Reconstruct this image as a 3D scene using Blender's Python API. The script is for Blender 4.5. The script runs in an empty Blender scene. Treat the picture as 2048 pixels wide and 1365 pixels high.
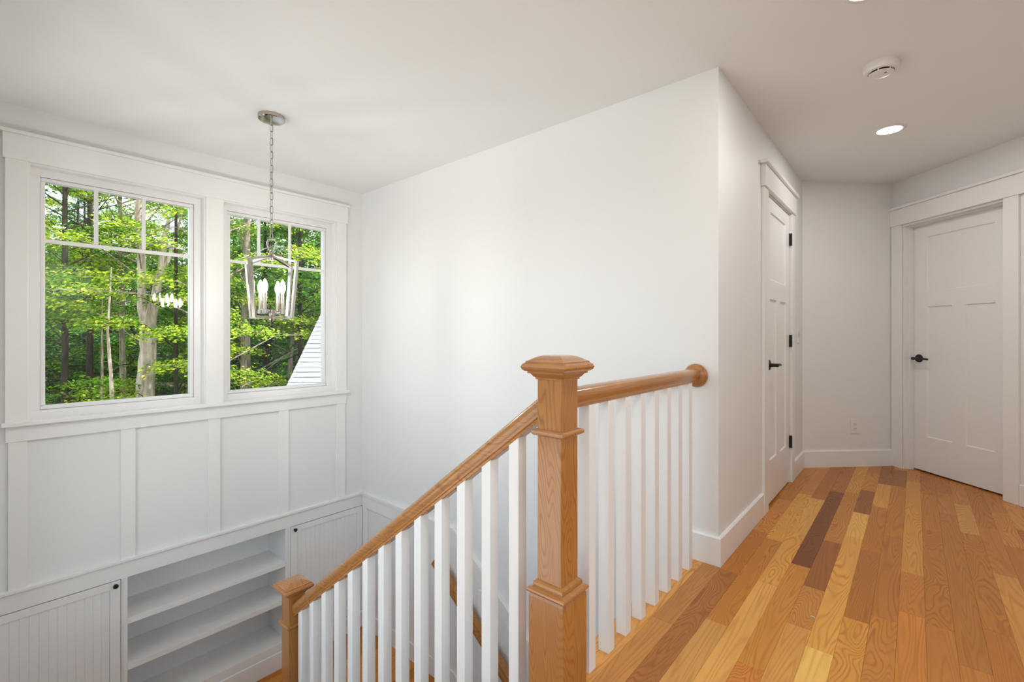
import bpy, math, random
import numpy as np
from mathutils import Vector, Matrix
random.seed(7); np.random.seed(7)
scn = bpy.context.scene
col = scn.collection
PI = math.pi
# ---------------------------------------------------------------- camera
YAW = math.atan2(807, 937.5); CAMZ = 1.12
cam_d = bpy.data.cameras.new('camera'); cam = bpy.data.objects.new('camera', cam_d); col.objects.link(cam)
cam_d.sensor_width = 36; cam_d.lens = 937.5 / 2048 * 36; cam_d.shift_y = -11.5 / 2048
cam_d.clip_start = 0.02; cam_d.clip_end = 300
cam.location = (0, 0, CAMZ); cam.rotation_euler = (PI / 2, 0, YAW)
scn.camera = cam
# ---------------------------------------------------------------- world, sun, exposure
SUN_DIR = Vector((0.36, 0.40, 0.84)).normalized()
w = bpy.data.worlds.new('world'); scn.world = w; w.use_nodes = True
nt = w.node_tree; bg = nt.nodes['Background']
sky = nt.nodes.new('ShaderNodeTexSky'); sky.sky_type = 'NISHITA'; sky.sun_disc = False
sky.sun_elevation = math.asin(SUN_DIR.z); sky.sun_rotation = math.atan2(SUN_DIR.x, SUN_DIR.y)
sky.air_density = 1.0; sky.dust_density = 2.5; sky.ozone_density = 1.0
hsv = nt.nodes.new('ShaderNodeHueSaturation'); hsv.inputs['Saturation'].default_value = 0.45
nt.links.new(sky.outputs[0], hsv.inputs['Color']); nt.links.new(hsv.outputs[0], bg.inputs[0]); bg.inputs[1].default_value = 0.42
sun_d = bpy.data.lights.new('sun', 'SUN'); sun = bpy.data.objects.new('sun', sun_d); col.objects.link(sun)
sun_d.energy = 5.4; sun_d.angle = math.radians(0.6); sun_d.color = (1.0, 0.965, 0.90)
sun.rotation_euler = SUN_DIR.to_track_quat('Z', 'Y').to_euler()
vs = scn.view_settings; vs.view_transform = 'Standard'; vs.look = 'None'; vs.gamma = 1.0; vs.exposure = 0.56
vs.use_curve_mapping = False
CAN_POWER = 4.6        # each recessed downlight
BULB_STRENGTH = 140.0   # each pendant bulb
# ---------------------------------------------------------------- helpers
def lin(r, g, b):
    f = lambda c: (c / 255 / 12.92) if c / 255 <= 0.04045 else ((c / 255 + 0.055) / 1.055) ** 2.4
    return (f(r), f(g), f(b), 1)
class MB:
    def __init__(s): s.v = []; s.f = []
    def add(s, vs, fs):
        n = len(s.v); s.v += [tuple(v) for v in vs]; s.f += [tuple(i + n for i in f) for f in fs]; return s
    def box(s, x0, x1, y0, y1, z0, z1):
        vs = [(x, y, z) for z in (z0, z1) for y in (y0, y1) for x in (x0, x1)]
        return s.add(vs, [(0, 2, 3, 1), (4, 5, 7, 6), (0, 1, 5, 4), (2, 6, 7, 3), (0, 4, 6, 2), (1, 3, 7, 5)])
    def prism(s, poly, a, b, axis):
        # poly: 2D points; axis 'y': poly in (x,z); 'x': poly in (y,z); 'z': (x,y)
        def P(p, t): return {'y': (p[0], t, p[1]), 'x': (t, p[0], p[1]), 'z': (p[0], p[1], t)}[axis]
        n = len(poly); vs = [P(p, a) for p in poly] + [P(p, b) for p in poly]
        fs = [tuple(range(n)), tuple(range(2 * n - 1, n - 1, -1))] + [(i, i + n, (i + 1) % n + n, (i + 1) % n) for i in range(n)]
        return s.add(vs, fs)
    def lathe(s, prof, seg=24, c=(0, 0, 0), ax='z'):
        # prof: (r, h) list
        vs = []
        for r, h in prof:
            for k in range(seg):
                a = 2 * PI * k / seg; x, y = r * math.cos(a), r * math.sin(a)
                p = {'z': (x, y, h), 'x': (h, x, y), 'y': (x, h, y)}[ax]
                vs.append((p[0] + c[0], p[1] + c[1], p[2] + c[2]))
        fs = []
        for i in range(len(prof) - 1):
            for k in range(seg):
                k2 = (k + 1) % seg; fs.append((i * seg + k, i * seg + k2, (i + 1) * seg + k2, (i + 1) * seg + k))
        fs.append(tuple(range(seg - 1, -1, -1))); fs.append(tuple((len(prof) - 1) * seg + k for k in range(seg)))
        return s.add(vs, fs)
    def sqlathe(s, prof, c=(0, 0, 0)):
        # square section: (half width, z)
        vs = []
        for r, h in prof:
            for sx, sy in ((-1, -1), (1, -1), (1, 1), (-1, 1)): vs.append((c[0] + sx * r, c[1] + sy * r, c[2] + h))
        fs = [(3, 2, 1, 0)]
        for i in range(len(prof) - 1):
            for k in range(4):
                k2 = (k + 1) % 4; fs.append((i * 4 + k, i * 4 + k2, i * 4 + 4 + k2, i * 4 + 4 + k))
        n = 4 * (len(prof) - 1); fs.append((n, n + 1, n + 2, n + 3))
        return s.add(vs, fs)
    def tube(s, pts, rad, seg=8, closed=False):
        pts = [Vector(p) for p in pts]; n = len(pts)
        rad = rad if isinstance(rad, (list, tuple)) else [rad] * n
        vs = []; ref = None
        for i, p in enumerate(pts):
            if closed: t = pts[(i + 1) % n] - pts[i - 1]
            else: t = pts[min(i + 1, n - 1)] - pts[max(i - 1, 0)]
            t.normalize()
            if ref is None: ref = Vector((0, 0, 1)) if abs(t.z) < 0.9 else Vector((1, 0, 0))
            u = t.cross(ref).normalized(); v = u.cross(t).normalized(); ref = v
            for k in range(seg):
                a = 2 * PI * k / seg; vs.append(p + rad[i] * (math.cos(a) * u + math.sin(a) * v))
        fs = []
        for i in range(n if closed else n - 1):
            j = (i + 1) % n
            for k in range(seg):
                k2 = (k + 1) % seg; fs.append((i * seg + k, i * seg + k2, j * seg + k2, j * seg + k))
        if not closed: fs.append(tuple(range(seg - 1, -1, -1))); fs.append(tuple((n - 1) * seg + k for k in range(seg)))
        return s.add(vs, fs)
    def sweep(s, prof, pts, up=(0, 0, 1), side=None):
        # prof: list of (a,b): a along side, b along up', at each point of the straight path
        p0, p1 = Vector(pts[0]), Vector(pts[1]); t = (p1 - p0).normalized()
        sd = Vector(side) if side else t.cross(Vector(up)).normalized(); u = sd.cross(t).normalized()
        n = len(prof); vs = [p + a * sd + b * u for p in (p0, p1) for a, b in prof]
        fs = [tuple(range(n)), tuple(range(2 * n - 1, n - 1, -1))] + [(i, i + n, (i + 1) % n + n, (i + 1) % n) for i in range(n)]
        return s.add(vs, fs)
    def bar(s, p0, p1, wa, wb, side):
        return s.sweep([(-wa, -wb), (wa, -wb), (wa, wb), (-wa, wb)], (p0, p1), side=side)
    def build(s, name, mat, parent=None, bevel=0, smooth=False, loc=None, rz=0, kind=None):
        me = bpy.data.meshes.new(name); me.from_pydata(s.v, [], s.f); me.update()
        import bmesh
        bm = bmesh.new(); bm.from_mesh(me); bmesh.ops.recalc_face_normals(bm, faces=bm.faces); bm.to_mesh(me); bm.free()
        o = bpy.data.objects.new(name, me); col.objects.link(o)
        if mat: me.materials.append(mat)
        if smooth:
            me.polygons.foreach_set('use_smooth', [True] * len(me.polygons))
            me.set_sharp_from_angle(angle=math.radians(smooth if smooth > 1 else 40))
        if bevel:
            m = o.modifiers.new('bevel', 'BEVEL'); m.width = bevel; m.segments = 2; m.limit_method = 'ANGLE'; m.angle_limit = math.radians(50)
        if loc: o.location = loc
        if rz: o.rotation_euler[2] = rz
        if parent: o.parent = parent
        if kind: o['kind'] = kind
        return o
def box(name, mat, x0, x1, y0, y1, z0, z1, parent=None, bevel=0.0, **k):
    return MB().box(x0, x1, y0, y1, z0, z1).build(name, mat, parent, bevel, **k)
def tag(o, label, cat, group=None, kind=None):
    o['label'] = label; o['category'] = cat
    if group: o['group'] = group
    if kind: o['kind'] = kind
    return o
def struct(o, label, cat): return tag(o, label, cat, kind='structure')
def empty(name, loc=(0, 0, 0), rz=0):
    o = bpy.data.objects.new(name, None); col.objects.link(o); o.location = loc; o.rotation_euler[2] = rz; o.empty_display_size = 0.1
    return o
# ---------------------------------------------------------------- materials
def newmat(name):
    m = bpy.data.materials.new(name); m.use_nodes = True; n = m.node_tree.nodes; return m, m.node_tree, n['Principled BSDF']
def paint(name, rgb, rough, bump=0.0, scale=60):
    m, t, b = newmat(name); N = t.nodes; L = t.links
    tc = N.new('ShaderNodeTexCoord'); no = N.new('ShaderNodeTexNoise'); no.inputs['Scale'].default_value = 1.3; no.inputs['Detail'].default_value = 3
    L.new(tc.outputs['Object'], no.inputs['Vector'])
    mx = N.new('ShaderNodeMix'); mx.data_type = 'RGBA'
    mx.inputs[6].default_value = rgb; mx.inputs[7].default_value = tuple(c * 0.965 for c in rgb[:3]) + (1,)
    L.new(no.outputs['Fac'], mx.inputs[0]); L.new(mx.outputs[2], b.inputs['Base Color'])
    b.inputs['Roughness'].default_value = rough; b.inputs['Specular IOR Level'].default_value = 0.4
    if bump:
        n2 = N.new('ShaderNodeTexNoise'); n2.inputs['Scale'].default_value = scale; n2.inputs['Detail'].default_value = 4
        L.new(tc.outputs['Object'], n2.inputs['Vector'])
        bp = N.new('ShaderNodeBump'); bp.inputs['Strength'].default_value = bump; bp.inputs['Distance'].default_value = 0.002
        L.new(n2.outputs['Fac'], bp.inputs['Height']); L.new(bp.outputs[0], b.inputs['Normal'])
    return m
M_WALL = paint('wall_paint', (0.84, 0.845, 0.84, 1), 0.55, 0.08, 180)
M_CEIL = paint('ceiling_paint', (0.885, 0.892, 0.892, 1), 0.8, 0.05, 150)
M_TRIM = paint('trim_paint', (0.88, 0.88, 0.87, 1), 0.3)
M_VINYL = paint('window_vinyl', (0.88, 0.88, 0.88, 1), 0.3)
M_PLATE = paint('plate_plastic', (0.85, 0.84, 0.82, 1), 0.3)
def plain(name, rgb, rough, metal=0.0, spec=0.5):
    m, t, b = newmat(name); N = t.nodes; L = t.links
    tc = N.new('ShaderNodeTexCoord'); no = N.new('ShaderNodeTexNoise'); no.inputs['Scale'].default_value = 25
    L.new(tc.outputs['Object'], no.inputs['Vector'])
    mr = N.new('ShaderNodeMapRange'); mr.inputs['To Min'].default_value = rough * 0.85; mr.inputs['To Max'].default_value = rough * 1.15
    L.new(no.outputs['Fac'], mr.inputs['Value']); L.new(mr.outputs[0], b.inputs['Roughness'])
    b.inputs['Base Color'].default_value = rgb; b.inputs['Metallic'].default_value = metal; b.inputs['Specular IOR Level'].default_value = spec
    return m
M_BLACK = plain('black_iron', (0.004, 0.004, 0.0045, 1), 0.45)
M_NICKEL = plain('polished_nickel', (0.50, 0.455, 0.41, 1), 0.14, 1.0)
M_DARK = plain('dark_gap', (0.01, 0.01, 0.01, 1), 0.8)
M_SLOT = plain('slot_grey', (0.12, 0.12, 0.12, 1), 0.5)
def wood(name, axis, objcolor, rgb=None, grain=1.0, rough=0.34, coat=0.0):
    m, t, b = newmat(name); N = t.nodes; L = t.links
    def node(ty, **k):
        n = N.new(ty)
        for a, v in k.items(): setattr(n, a, v)
        return n
    def math_(op, a, bb=None):
        n = node('ShaderNodeMath', operation=op)
        for i, x in enumerate((a, bb)):
            if x is None: continue
            if isinstance(x, (int, float)): n.inputs[i].default_value = x
            else: L.new(x, n.inputs[i])
        return n.outputs[0]
    tc = node('ShaderNodeTexCoord'); oi = node('ShaderNodeObjectInfo'); sp = node('ShaderNodeSeparateXYZ'); L.new(tc.outputs['Object'], sp.inputs[0])
    ax = {'x': 0, 'y': 1, 'z': 2}[axis]; oth = [i for i in range(3) if i != ax]
    rnd = oi.outputs['Random']
    r2 = math_('FRACT', math_('MULTIPLY', rnd, 17.37)); r3 = math_('FRACT', math_('MULTIPLY', rnd, 91.7))
    # contour grain: lengthwise frequency varies from piece to piece
    fl = math_('ADD', math_('MULTIPLY', math_('POWER', r2, 2.0), 2.3), 0.55)
    cb = node('ShaderNodeCombineXYZ')
    L.new(math_('ADD', math_('MULTIPLY', sp.outputs[oth[0]], 10.0), math_('MULTIPLY', rnd, 57.0)), cb.inputs[0])
    L.new(math_('ADD', math_('MULTIPLY', sp.outputs[ax], fl), math_('MULTIPLY', r3, 31.0)), cb.inputs[1])
    L.new(math_('ADD', math_('MULTIPLY', sp.outputs[oth[1]], 10.0), math_('MULTIPLY', r2, 13.0)), cb.inputs[2])
    n1 = node('ShaderNodeTexNoise'); n1.inputs['Scale'].default_value = 1.0; n1.inputs['Detail'].default_value = 1.6; n1.inputs['Roughness'].default_value = 0.35; n1.inputs['Distortion'].default_value = 0.35
    L.new(cb.outputs[0], n1.inputs['Vector'])
    ph = math_('MULTIPLY', n1.outputs['Fac'], math_('ADD', math_('MULTIPLY', r3, 110.0), 120.0))
    band = math_('MULTIPLY', math_('ADD', math_('SINE', ph), 1.0), 0.5)
    band = math_('POWER', band, 3.0)
    # fade of the grain from place to place
    cb2 = node('ShaderNodeCombineXYZ'); L.new(math_('MULTIPLY', sp.outputs[oth[0]], 22.0), cb2.inputs[0]); L.new(math_('ADD', math_('MULTIPLY', sp.outputs[ax], 3.0), math_('MULTIPLY', rnd, 77.0)), cb2.inputs[1]); L.new(math_('MULTIPLY', sp.outputs[oth[1]], 22.0), cb2.inputs[2])
    n2 = node('ShaderNodeTexNoise'); n2.inputs['Scale'].default_value = 1.0; n2.inputs['Detail'].default_value = 3; L.new(cb2.outputs[0], n2.inputs['Vector'])
    # pores
    cb3 = node('ShaderNodeCombineXYZ'); L.new(math_('MULTIPLY', sp.outputs[oth[0]], 420.0), cb3.inputs[0]); L.new(math_('ADD', math_('MULTIPLY', sp.outputs[ax], 16.0), math_('MULTIPLY', rnd, 40.0)), cb3.inputs[1]); L.new(math_('MULTIPLY', sp.outputs[oth[1]], 420.0), cb3.inputs[2])
    n3 = node('ShaderNodeTexNoise'); n3.inputs['Scale'].default_value = 1.0; n3.inputs['Detail'].default_value = 2; L.new(cb3.outputs[0], n3.inputs['Vector'])
    pore = node('ShaderNodeMapRange'); pore.inputs['From Min'].default_value = 0.52; pore.inputs['From Max'].default_value = 0.72; L.new(n3.outputs['Fac'], pore.inputs['Value'])
    gf = math_('MULTIPLY', math_('MULTIPLY', band, math_('ADD', math_('MULTIPLY', n2.outputs['Fac'], 1.3), -0.22)), math_('MULTIPLY', math_('ADD', math_('MULTIPLY', r2, 0.6), 0.68), grain))
    gf = math_('ADD', gf, math_('MULTIPLY', pore.outputs[0], 0.14 * grain))
    tone = math_('ADD', math_('MULTIPLY', n2.outputs['Fac'], 0.34), 0.84)
    if objcolor: base = oi.outputs['Color']
    else:
        rg = node('ShaderNodeRGB'); rg.outputs[0].default_value = rgb; base = rg.outputs[0]
    hs = node('ShaderNodeHueSaturation'); L.new(base, hs.inputs['Color']); L.new(tone, hs.inputs['Value'])
    dk = node('ShaderNodeMix', data_type='RGBA', blend_type='MULTIPLY'); dk.inputs[0].default_value = 1; L.new(hs.outputs[0], dk.inputs[6]); dk.inputs[7].default_value = (0.58, 0.40, 0.22, 1)
    mx = node('ShaderNodeMix', data_type='RGBA'); L.new(gf, mx.inputs[0]); L.new(hs.outputs[0], mx.inputs[6]); L.new(dk.outputs[2], mx.inputs[7])
    L.new(mx.outputs[2], b.inputs['Base Color'])
    ro = node('ShaderNodeMapRange'); ro.inputs['To Min'].default_value = rough; ro.inputs['To Max'].default_value = rough + 0.12; L.new(gf, ro.inputs['Value']); L.new(ro.outputs[0], b.inputs['Roughness'])
    b.inputs['Specular IOR Level'].default_value = 0.42
    b.inputs['Coat Weight'].default_value = coat; b.inputs['Coat Roughness'].default_value = 0.12
    bp = node('ShaderNodeBump'); bp.inputs['Strength'].default_value = 0.06; bp.inputs['Distance'].default_value = 0.001; L.new(gf, bp.inputs['Height']); bp.invert = True; L.new(bp.outputs[0], b.inputs['Normal'])
    return m
OAK = (0.43, 0.185, 0.045, 1)
M_FLOOR = wood('oak_floor', 'y', True)
M_POST = wood('oak_post', 'z', False, OAK, 1.05, 0.3, 0.7)
M_RAILX = wood('oak_rail', 'x', False, OAK, 1.0, 0.3, 0.7)
M_RAILY = wood('oak_rail_level', 'y', False, OAK, 0.75, 0.3, 0.7)
def emis(name, rgb, s):
    m, t, b = newmat(name); b.inputs['Base Color'].default_value = (1, 1, 1, 1)
    b.inputs['Emission Color'].default_value = rgb; b.inputs['Emission Strength'].default_value = s; return m
M_LENS = emis('downlight_lens', (1, 0.93, 0.84, 1), 6.0)
M_BULB = emis('candle_bulb', (1, 0.92, 0.83, 1), BULB_STRENGTH)
def glassmat():
    m = bpy.data.materials.new('window_glass'); m.use_nodes = True; t = m.node_tree; N = t.nodes; L = t.links; N.remove(N['Principled BSDF'])
    tr = N.new('ShaderNodeBsdfTransparent'); tr.inputs[0].default_value = (0.97, 0.985, 0.975, 1)
    gl = N.new('ShaderNodeBsdfGlossy'); gl.inputs['Roughness'].default_value = 0.0
    fr = N.new('ShaderNodeFresnel'); fr.inputs[0].default_value = 1.24
    mx = N.new('ShaderNodeMixShader'); L.new(fr.outputs[0], mx.inputs[0]); L.new(tr.outputs[0], mx.inputs[1]); L.new(gl.outputs[0], mx.inputs[2]); L.new(mx.outputs[0], N['Material Output'].inputs[0])
    return m
M_GLASS = glassmat()
# ================================================================ LARGE STRUCTURE
XA, YB, XH, CE, LZ = -3.87, 2.382, -0.726, 2.425, -1.545
XR = 0.95; YN = -0.04; YK = -1.8
E0 = (-0.726, 4.615); P0 = (-0.15, 5.191); R45 = PI / 4
# floor (subfloor slab) with planks
fl = MB().box(-0.86, 1.08, -2.0, 3.05, -0.30, -0.02).box(-0.86, 2.6, 3.05, 7.6, -0.30, -0.02).box(-4.3, -0.86, 2.53, 7.6, -0.30, -0.02).build('floor', M_TRIM)
struct(fl, 'oak strip floor of the upstairs hall in mixed honey and brown tones', 'floor')
PW = 0.08225; PX0 = -0.793
def C(r, g, b): c = lin(r, g, b); return (min(1, c[0] * 1.17), min(1, c[1] * 1.19), c[2] * 0.84, 1)
rows = {
 0: ([1.78, 2.382], [C(186,128,74), C(176,118,66), C(178,112,42)]),
 1: ([2.354], [C(160,100,50), C(178,112,42)]),
 2: ([1.906, 2.876], [C(196,142,84), C(184,120,50), C(208,152,76)]),
 3: ([2.355, 3.065], [C(212,156,92), C(210,152,78), C(210,154,84)]),
 4: ([1.725, 2.64, 4.05], [C(196,122,60), C(194,130,58), C(122,68,26), C(168,102,38)]),
 5: ([2.085, 2.443, 3.055, 4.1], [C(204,146,82), C(190,128,66), C(150,90,36), C(188,124,60), C(200,142,70)]),
 6: ([1.973, 3.2, 3.665, 4.225], [C(230,182,112), C(214,154,82), C(222,170,98), C(148,90,36), C(190,126,58)]),
 7: ([2.277, 3.05, 3.87, 4.49], [C(206,142,66), C(172,108,46), C(182,114,48), C(206,148,74), C(150,92,30)]),
 8: ([2.36, 3.345, 4.5], [C(190,124,58), C(176,112,50), C(184,118,48), C(150,92,32)]),
 9: ([2.47, 2.89, 4.72], [C(196,124,56), C(188,120,58), C(200,140,72), C(190,124,56)]),
 10: ([2.43, 3.6], [C(184,118,56), C(176,112,48), C(182,116,50)]),
 11: ([2.2, 4.0], [C(186,122,58), C(172,110,48), C(182,120,56)]),
 12: ([3.685, 4.29], [C(176,112,44), C(196,140,82), C(186,120,54)]),
}
GOLD = [C(182,116,50), C(188,122,56), C(176,110,44), C(194,128,62), C(170,104,42), C(200,138,72), C(180,114,52)]
rg = random.Random(5)
def make_plank(name, x0, x1, y0, y1, ztop, rgb, parent, th=0.0195, gap=0.0002):
    cx, cy = (x0 + x1) / 2, (y0 + y1) / 2; hx, hy = (x1 - x0) / 2 - gap, (y1 - y0) / 2 - gap; c = 0.0004
    mb = MB()
    mb.add([(-hx, -hy, -th), (hx, -hy, -th), (hx, hy, -th), (-hx, hy, -th), (-hx, -hy, -c), (hx, -hy, -c), (hx, hy, -c), (-hx, hy, -c),
            (-hx + c, -hy + c, 0), (hx - c, -hy + c, 0), (hx - c, hy - c, 0), (-hx + c, hy - c, 0)],
           [(3, 2, 1, 0), (0, 1, 5, 4), (1, 2, 6, 5), (2, 3, 7, 6), (3, 0, 4, 7), (4, 5, 9, 8), (5, 6, 10, 9), (6, 7, 11, 10), (7, 4, 8, 11), (8, 9, 10, 11)])
    o = mb.build(name, M_FLOOR, parent, loc=(cx, cy, ztop)); o.color = rgb; return o
for k in range(-1, 21):
    x0 = PX0 + k * PW; x1 = min(x0 + PW, XR + 0.1)
    ys, cs = rows.get(k, ([], []))
    ys = list(ys); cs = list(cs)
    if not ys: ys = [2.0 + rg.uniform(-0.5, 0.5)]; cs = [rg.choice(GOLD), rg.choice(GOLD)]
    y = ys[0]
    while y > -1.5:
        y2 = y - rg.uniform(0.55, 1.25) if y == ys[0] else y - rg.uniform(0.4, 1.3)
        ys.insert(0, max(y2, YK)); cs.insert(0, rg.choice(GOLD) if y != ys[1] or True else cs[0]); y = y2
    ys = sorted(set([q for q in ys if q > YK]))
    cs = cs[-(len(ys) + 1):]
    y = ys[-1]
    while y < 5.0:
        y += rg.uniform(0.45, 1.2); ys.append(min(y, 5.7)); cs.append(rg.choice(GOLD))
    edges = [YK] + ys
    if edges[-1] < 5.7: edges.append(5.7)
    while len(cs) < len(edges) - 1: cs.insert(0, rg.choice(GOLD))
    lo = YB if k == 0 else None
    for i in range(len(edges) - 1):
        a, b2 = edges[i], edges[i + 1]
        if k == -1: a = max(a, 2.53)
        if b2 - a < 0.02: continue
        if k == 0 and a < 2.382 < b2: b2 = 2.382 if 2.382 - a > 0.3 else b2
        make_plank('plank', x0, x1, a, b2, 0.0, cs[i], fl)
# nosing strip along the stairwell edge
for a, b2, cc in ((YN, 0.62, C(188,126,66)), (0.62, YB, C(206,146,86))):
    make_plank('nosing', -0.90, PX0, a, b2, 0.0, cc, fl, th=0.022)
# landing floor
lf = box('floor', M_TRIM, -4.2, -2.64, YN, YB, -1.80, LZ - 0.02)
struct(lf, 'oak floor of the half landing below the windows', 'floor')
for k in range(15):
    x0 = -3.87 + k * PW; y = YN; 
    if x0 > -2.66: break
    while y < YB - 0.05:
        y2 = min(y + rg.uniform(0.5, 1.3), YB)
        if YB - y2 < 0.15: y2 = YB
        make_plank('plank', x0, min(x0 + PW, -2.635), y, y2, LZ, rg.choice(GOLD), lf); y = y2
lowf = box('floor', M_FLOOR, -4.3, -0.6, YN, YB, -3.3, -3.089); lowf.color = C(180,116,52)
struct(lowf, 'oak floor at the foot of the lower stairs', 'floor')
ce = MB().box(-0.86, 1.1, -2.0, 3.05, CE, CE + 0.3).box(-0.86, 2.75, 3.05, 7.75, CE, CE + 0.3).box(-4.34, -0.86, -0.18, 7.75, CE, CE + 0.3).build('ceiling', M_CEIL); struct(ce, 'smooth white ceiling over hall and stairwell', 'ceiling')
# wall with the windows
W1 = (0.224, 1.118); W2 = (1.222, 2.117); WZ = (0.63, 2.117); WO = 0.61
mb = MB(); a0, a1 = XA - 0.16, XA
mb.box(a0, a1, -0.18, 2.53, WZ[1], CE).box(a0, a1, -0.18, W1[0], WO, WZ[1]).box(a0, a1, W1[1], W2[0], WO, WZ[1]).box(a0, a1, W2[1], 2.53, WO, WZ[1])
mb.box(a0, a1, -0.18, 2.53, -0.4395, WO)
struct(MB().box(-4.34, a0, -0.18, 2.53, -0.4395, -0.335).build('wall_left_ledge', M_WALL), 'ledge of the outer wall behind the built-in shelves', 'wall')
struct(MB().box(-4.34, -4.2, -0.18, 2.53, -3.3, -0.4395).build('wall_left_lower', M_WALL), 'outer wall behind the built-in shelves and cabinets', 'wall')
wl = mb.build('wall_left', M_WALL); struct(wl, 'white window wall of the stairwell with board and batten panelling', 'wall')
for y0, y1 in ((0.148, 0.224), (0.641, 0.716), (1.132, 1.208), (1.626, 1.703), (2.121, 2.2)):
    box('batten', M_TRIM, XA, XA + 0.013, y0, y1, -0.32, 0.516, wl, 0.0015)
wf = MB().box(-4.34, XH, YB, 2.53, -3.3, CE).build('wall_far', M_WALL); struct(wf, 'tall plain white wall of the stairwell beside the windows', 'wall')
D1 = (3.322, 4.098)
wh = MB().box(XH - 0.13, XH, 2.53, D1[0], 0, CE).box(XH - 0.13, XH, D1[0], D1[1], 2.05, CE).box(XH - 0.13, XH, D1[1], E0[1] + 0.06, 0, CE).build('wall_hall', M_WALL)
struct(wh, 'white hall wall holding the narrow panelled door', 'wall')
EL = math.hypot(P0[0] - E0[0], P0[1] - E0[1])
we = MB().box(-0.02, EL + 0.13, 0, 0.13, 0, CE).build('wall_end', M_WALL, loc=(E0[0], E0[1], 0), rz=R45); struct(we, 'short angled end wall of the hall with an outlet', 'wall')
D2 = (0.10, 0.862); WL = (XR - P0[0]) / math.cos(R45)
wr = MB().box(0, D2[0], 0, 0.13, 0, CE).box(D2[0], D2[1], 0, 0.13, 2.045, CE).box(D2[1], WL + 0.13, 0, 0.13, 0, CE).build('wall_right', M_WALL, loc=(P0[0], P0[1], 0), rz=-R45)
struct(wr, 'angled white wall holding the wide panelled door', 'wall')
Q0, Q1, QZ0, QZ1 = -1.5, 1.2, 0.25, 2.15; YE = P0[1] - WL * math.sin(R45) + 0.05
struct(MB().box(XR, XR + 0.13, YK, Q0, 0, CE).box(XR, XR + 0.13, Q1, YE, 0, CE).box(XR, XR + 0.13, Q0, Q1, 0, QZ0).box(XR, XR + 0.13, Q0, Q1, QZ1, CE).build('wall_side', M_WALL), 'white wall on the right side of the hall', 'wall')
B0, B1, BZ0, BZ1 = -0.45, 0.75, 0.6, 2.1
struct(MB().box(XH - 0.13, B0, YK - 0.13, YK, 0, CE).box(B1, XR + 0.13, YK - 0.13, YK, 0, CE).box(B0, B1, YK - 0.13, YK, 0, BZ0).box(B0, B1, YK - 0.13, YK, BZ1, CE).build('wall_back', M_WALL), 'plain white wall at the near end of the hall', 'wall')
S0, S1, SZ0, SZ1 = -3.55, -1.00, -0.60, 2.20     # opening cut for the added side window
struct(MB().box(-4.34, XH, YN - 0.14, YN, -3.3, SZ0).box(-4.34, XH, YN - 0.14, YN, SZ1, CE).box(-4.34, S0, YN - 0.14, YN, SZ0, SZ1).box(S1, XH, YN - 0.14, YN, SZ0, SZ1).build('wall_near', M_WALL), 'white stairwell wall beside the upper flight', 'wall')
struct(box('wall_hall_near', M_WALL, XH - 0.13, XH, YK, YN - 0.14, 0, CE), 'white hall wall before the top of the stairs', 'wall')
struct(MB().box(-4.3, 2.6, 7.6, 7.75, -0.3, CE + .3).box(2.6, 2.75, 3.2, 7.75, -0.3, CE + .3).box(XR + .13, 2.75, 3.05, 3.2, -0.3, CE + .3).box(-4.34, -4.2, 2.53, 7.75, -3.3, CE + .3).build('wall_outer', M_WALL), 'outer shell walls of the house', 'wall')
struct(box('wall_below', M_WALL, -0.74, -0.6, YN - .1, YB + .1, -3.3, -0.30), 'white wall below the hall floor edge', 'wall')
# fascia under the hall nosing
struct(box('trim_1', M_TRIM, -0.88, -0.86, YN, YB, -0.32, -0.022), 'white fascia board below the hall floor nosing', 'trim')
# ---- baseboards
BH, BT = 0.1397, 0.015
def base_profile(t=BT, hgt=BH): return [(0, 0), (-t, 0), (-t, hgt - 0.006), (-t + 0.005, hgt), (0, hgt)]
def bboard(name, L0, L1, loc, rz, label):
    # local x along wall, y>0 into wall
    mb = MB().prism([(p[0], p[1]) for p in base_profile()], L0, L1, 'x')
    return struct(mb.build(name, M_TRIM, loc=loc, rz=rz), label, 'baseboard')
# hall wall: wall runs +Y, room on +X : local x -> +Y (rz=90deg): local y -> -X (into wall)
bboard('baseboard_hall', YB, 3.222, (XH, 0, 0), PI / 2, 'white baseboard along the hall wall before the narrow door')
bboard('baseboard_hall_far', 4.185, E0[1] + 0.004, (XH, 0, 0), PI / 2, 'short white baseboard between the narrow door and the corner')
bboard('baseboard_end', 0.004, EL, (E0[0], E0[1], 0), R45, 'white baseboard of the angled end wall below the outlet')
bboard('baseboard_right', 0.955, WL, (P0[0], P0[1], 0), -R45, 'white baseboard right of the wide door')
# stair wall stub: from the hall corner back to the level railing
struct(MB().prism([(YB, 0), (YB - BT, 0), (YB - BT, BH - .006), (YB - BT + .005, BH), (YB, BH)], -0.86, XH + BT, 'x').build('baseboard_stub', M_TRIM), 'short white baseboard beside the level railing', 'baseboard')
bboard('baseboard_side', YK, 4.0, (XR, 0, 0), -PI / 2, 'white baseboard on the right hall wall')
bpy.data.objects['baseboard_side'].location = (XR, 2.2, 0)
# ---- chair rail / band on window wall
struct(box('trim_2', M_TRIM, XA - 0.01, XA + 0.03, YN, YB, -0.338, -0.318, bevel=0.003), 'white chair rail cap under the batten panelling', 'trim')
struct(box('trim_3', M_TRIM, XA - 0.01, XA + 0.018, YN, YB, -0.440, -0.338), 'white flat board above the built-in shelves', 'trim')
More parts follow.
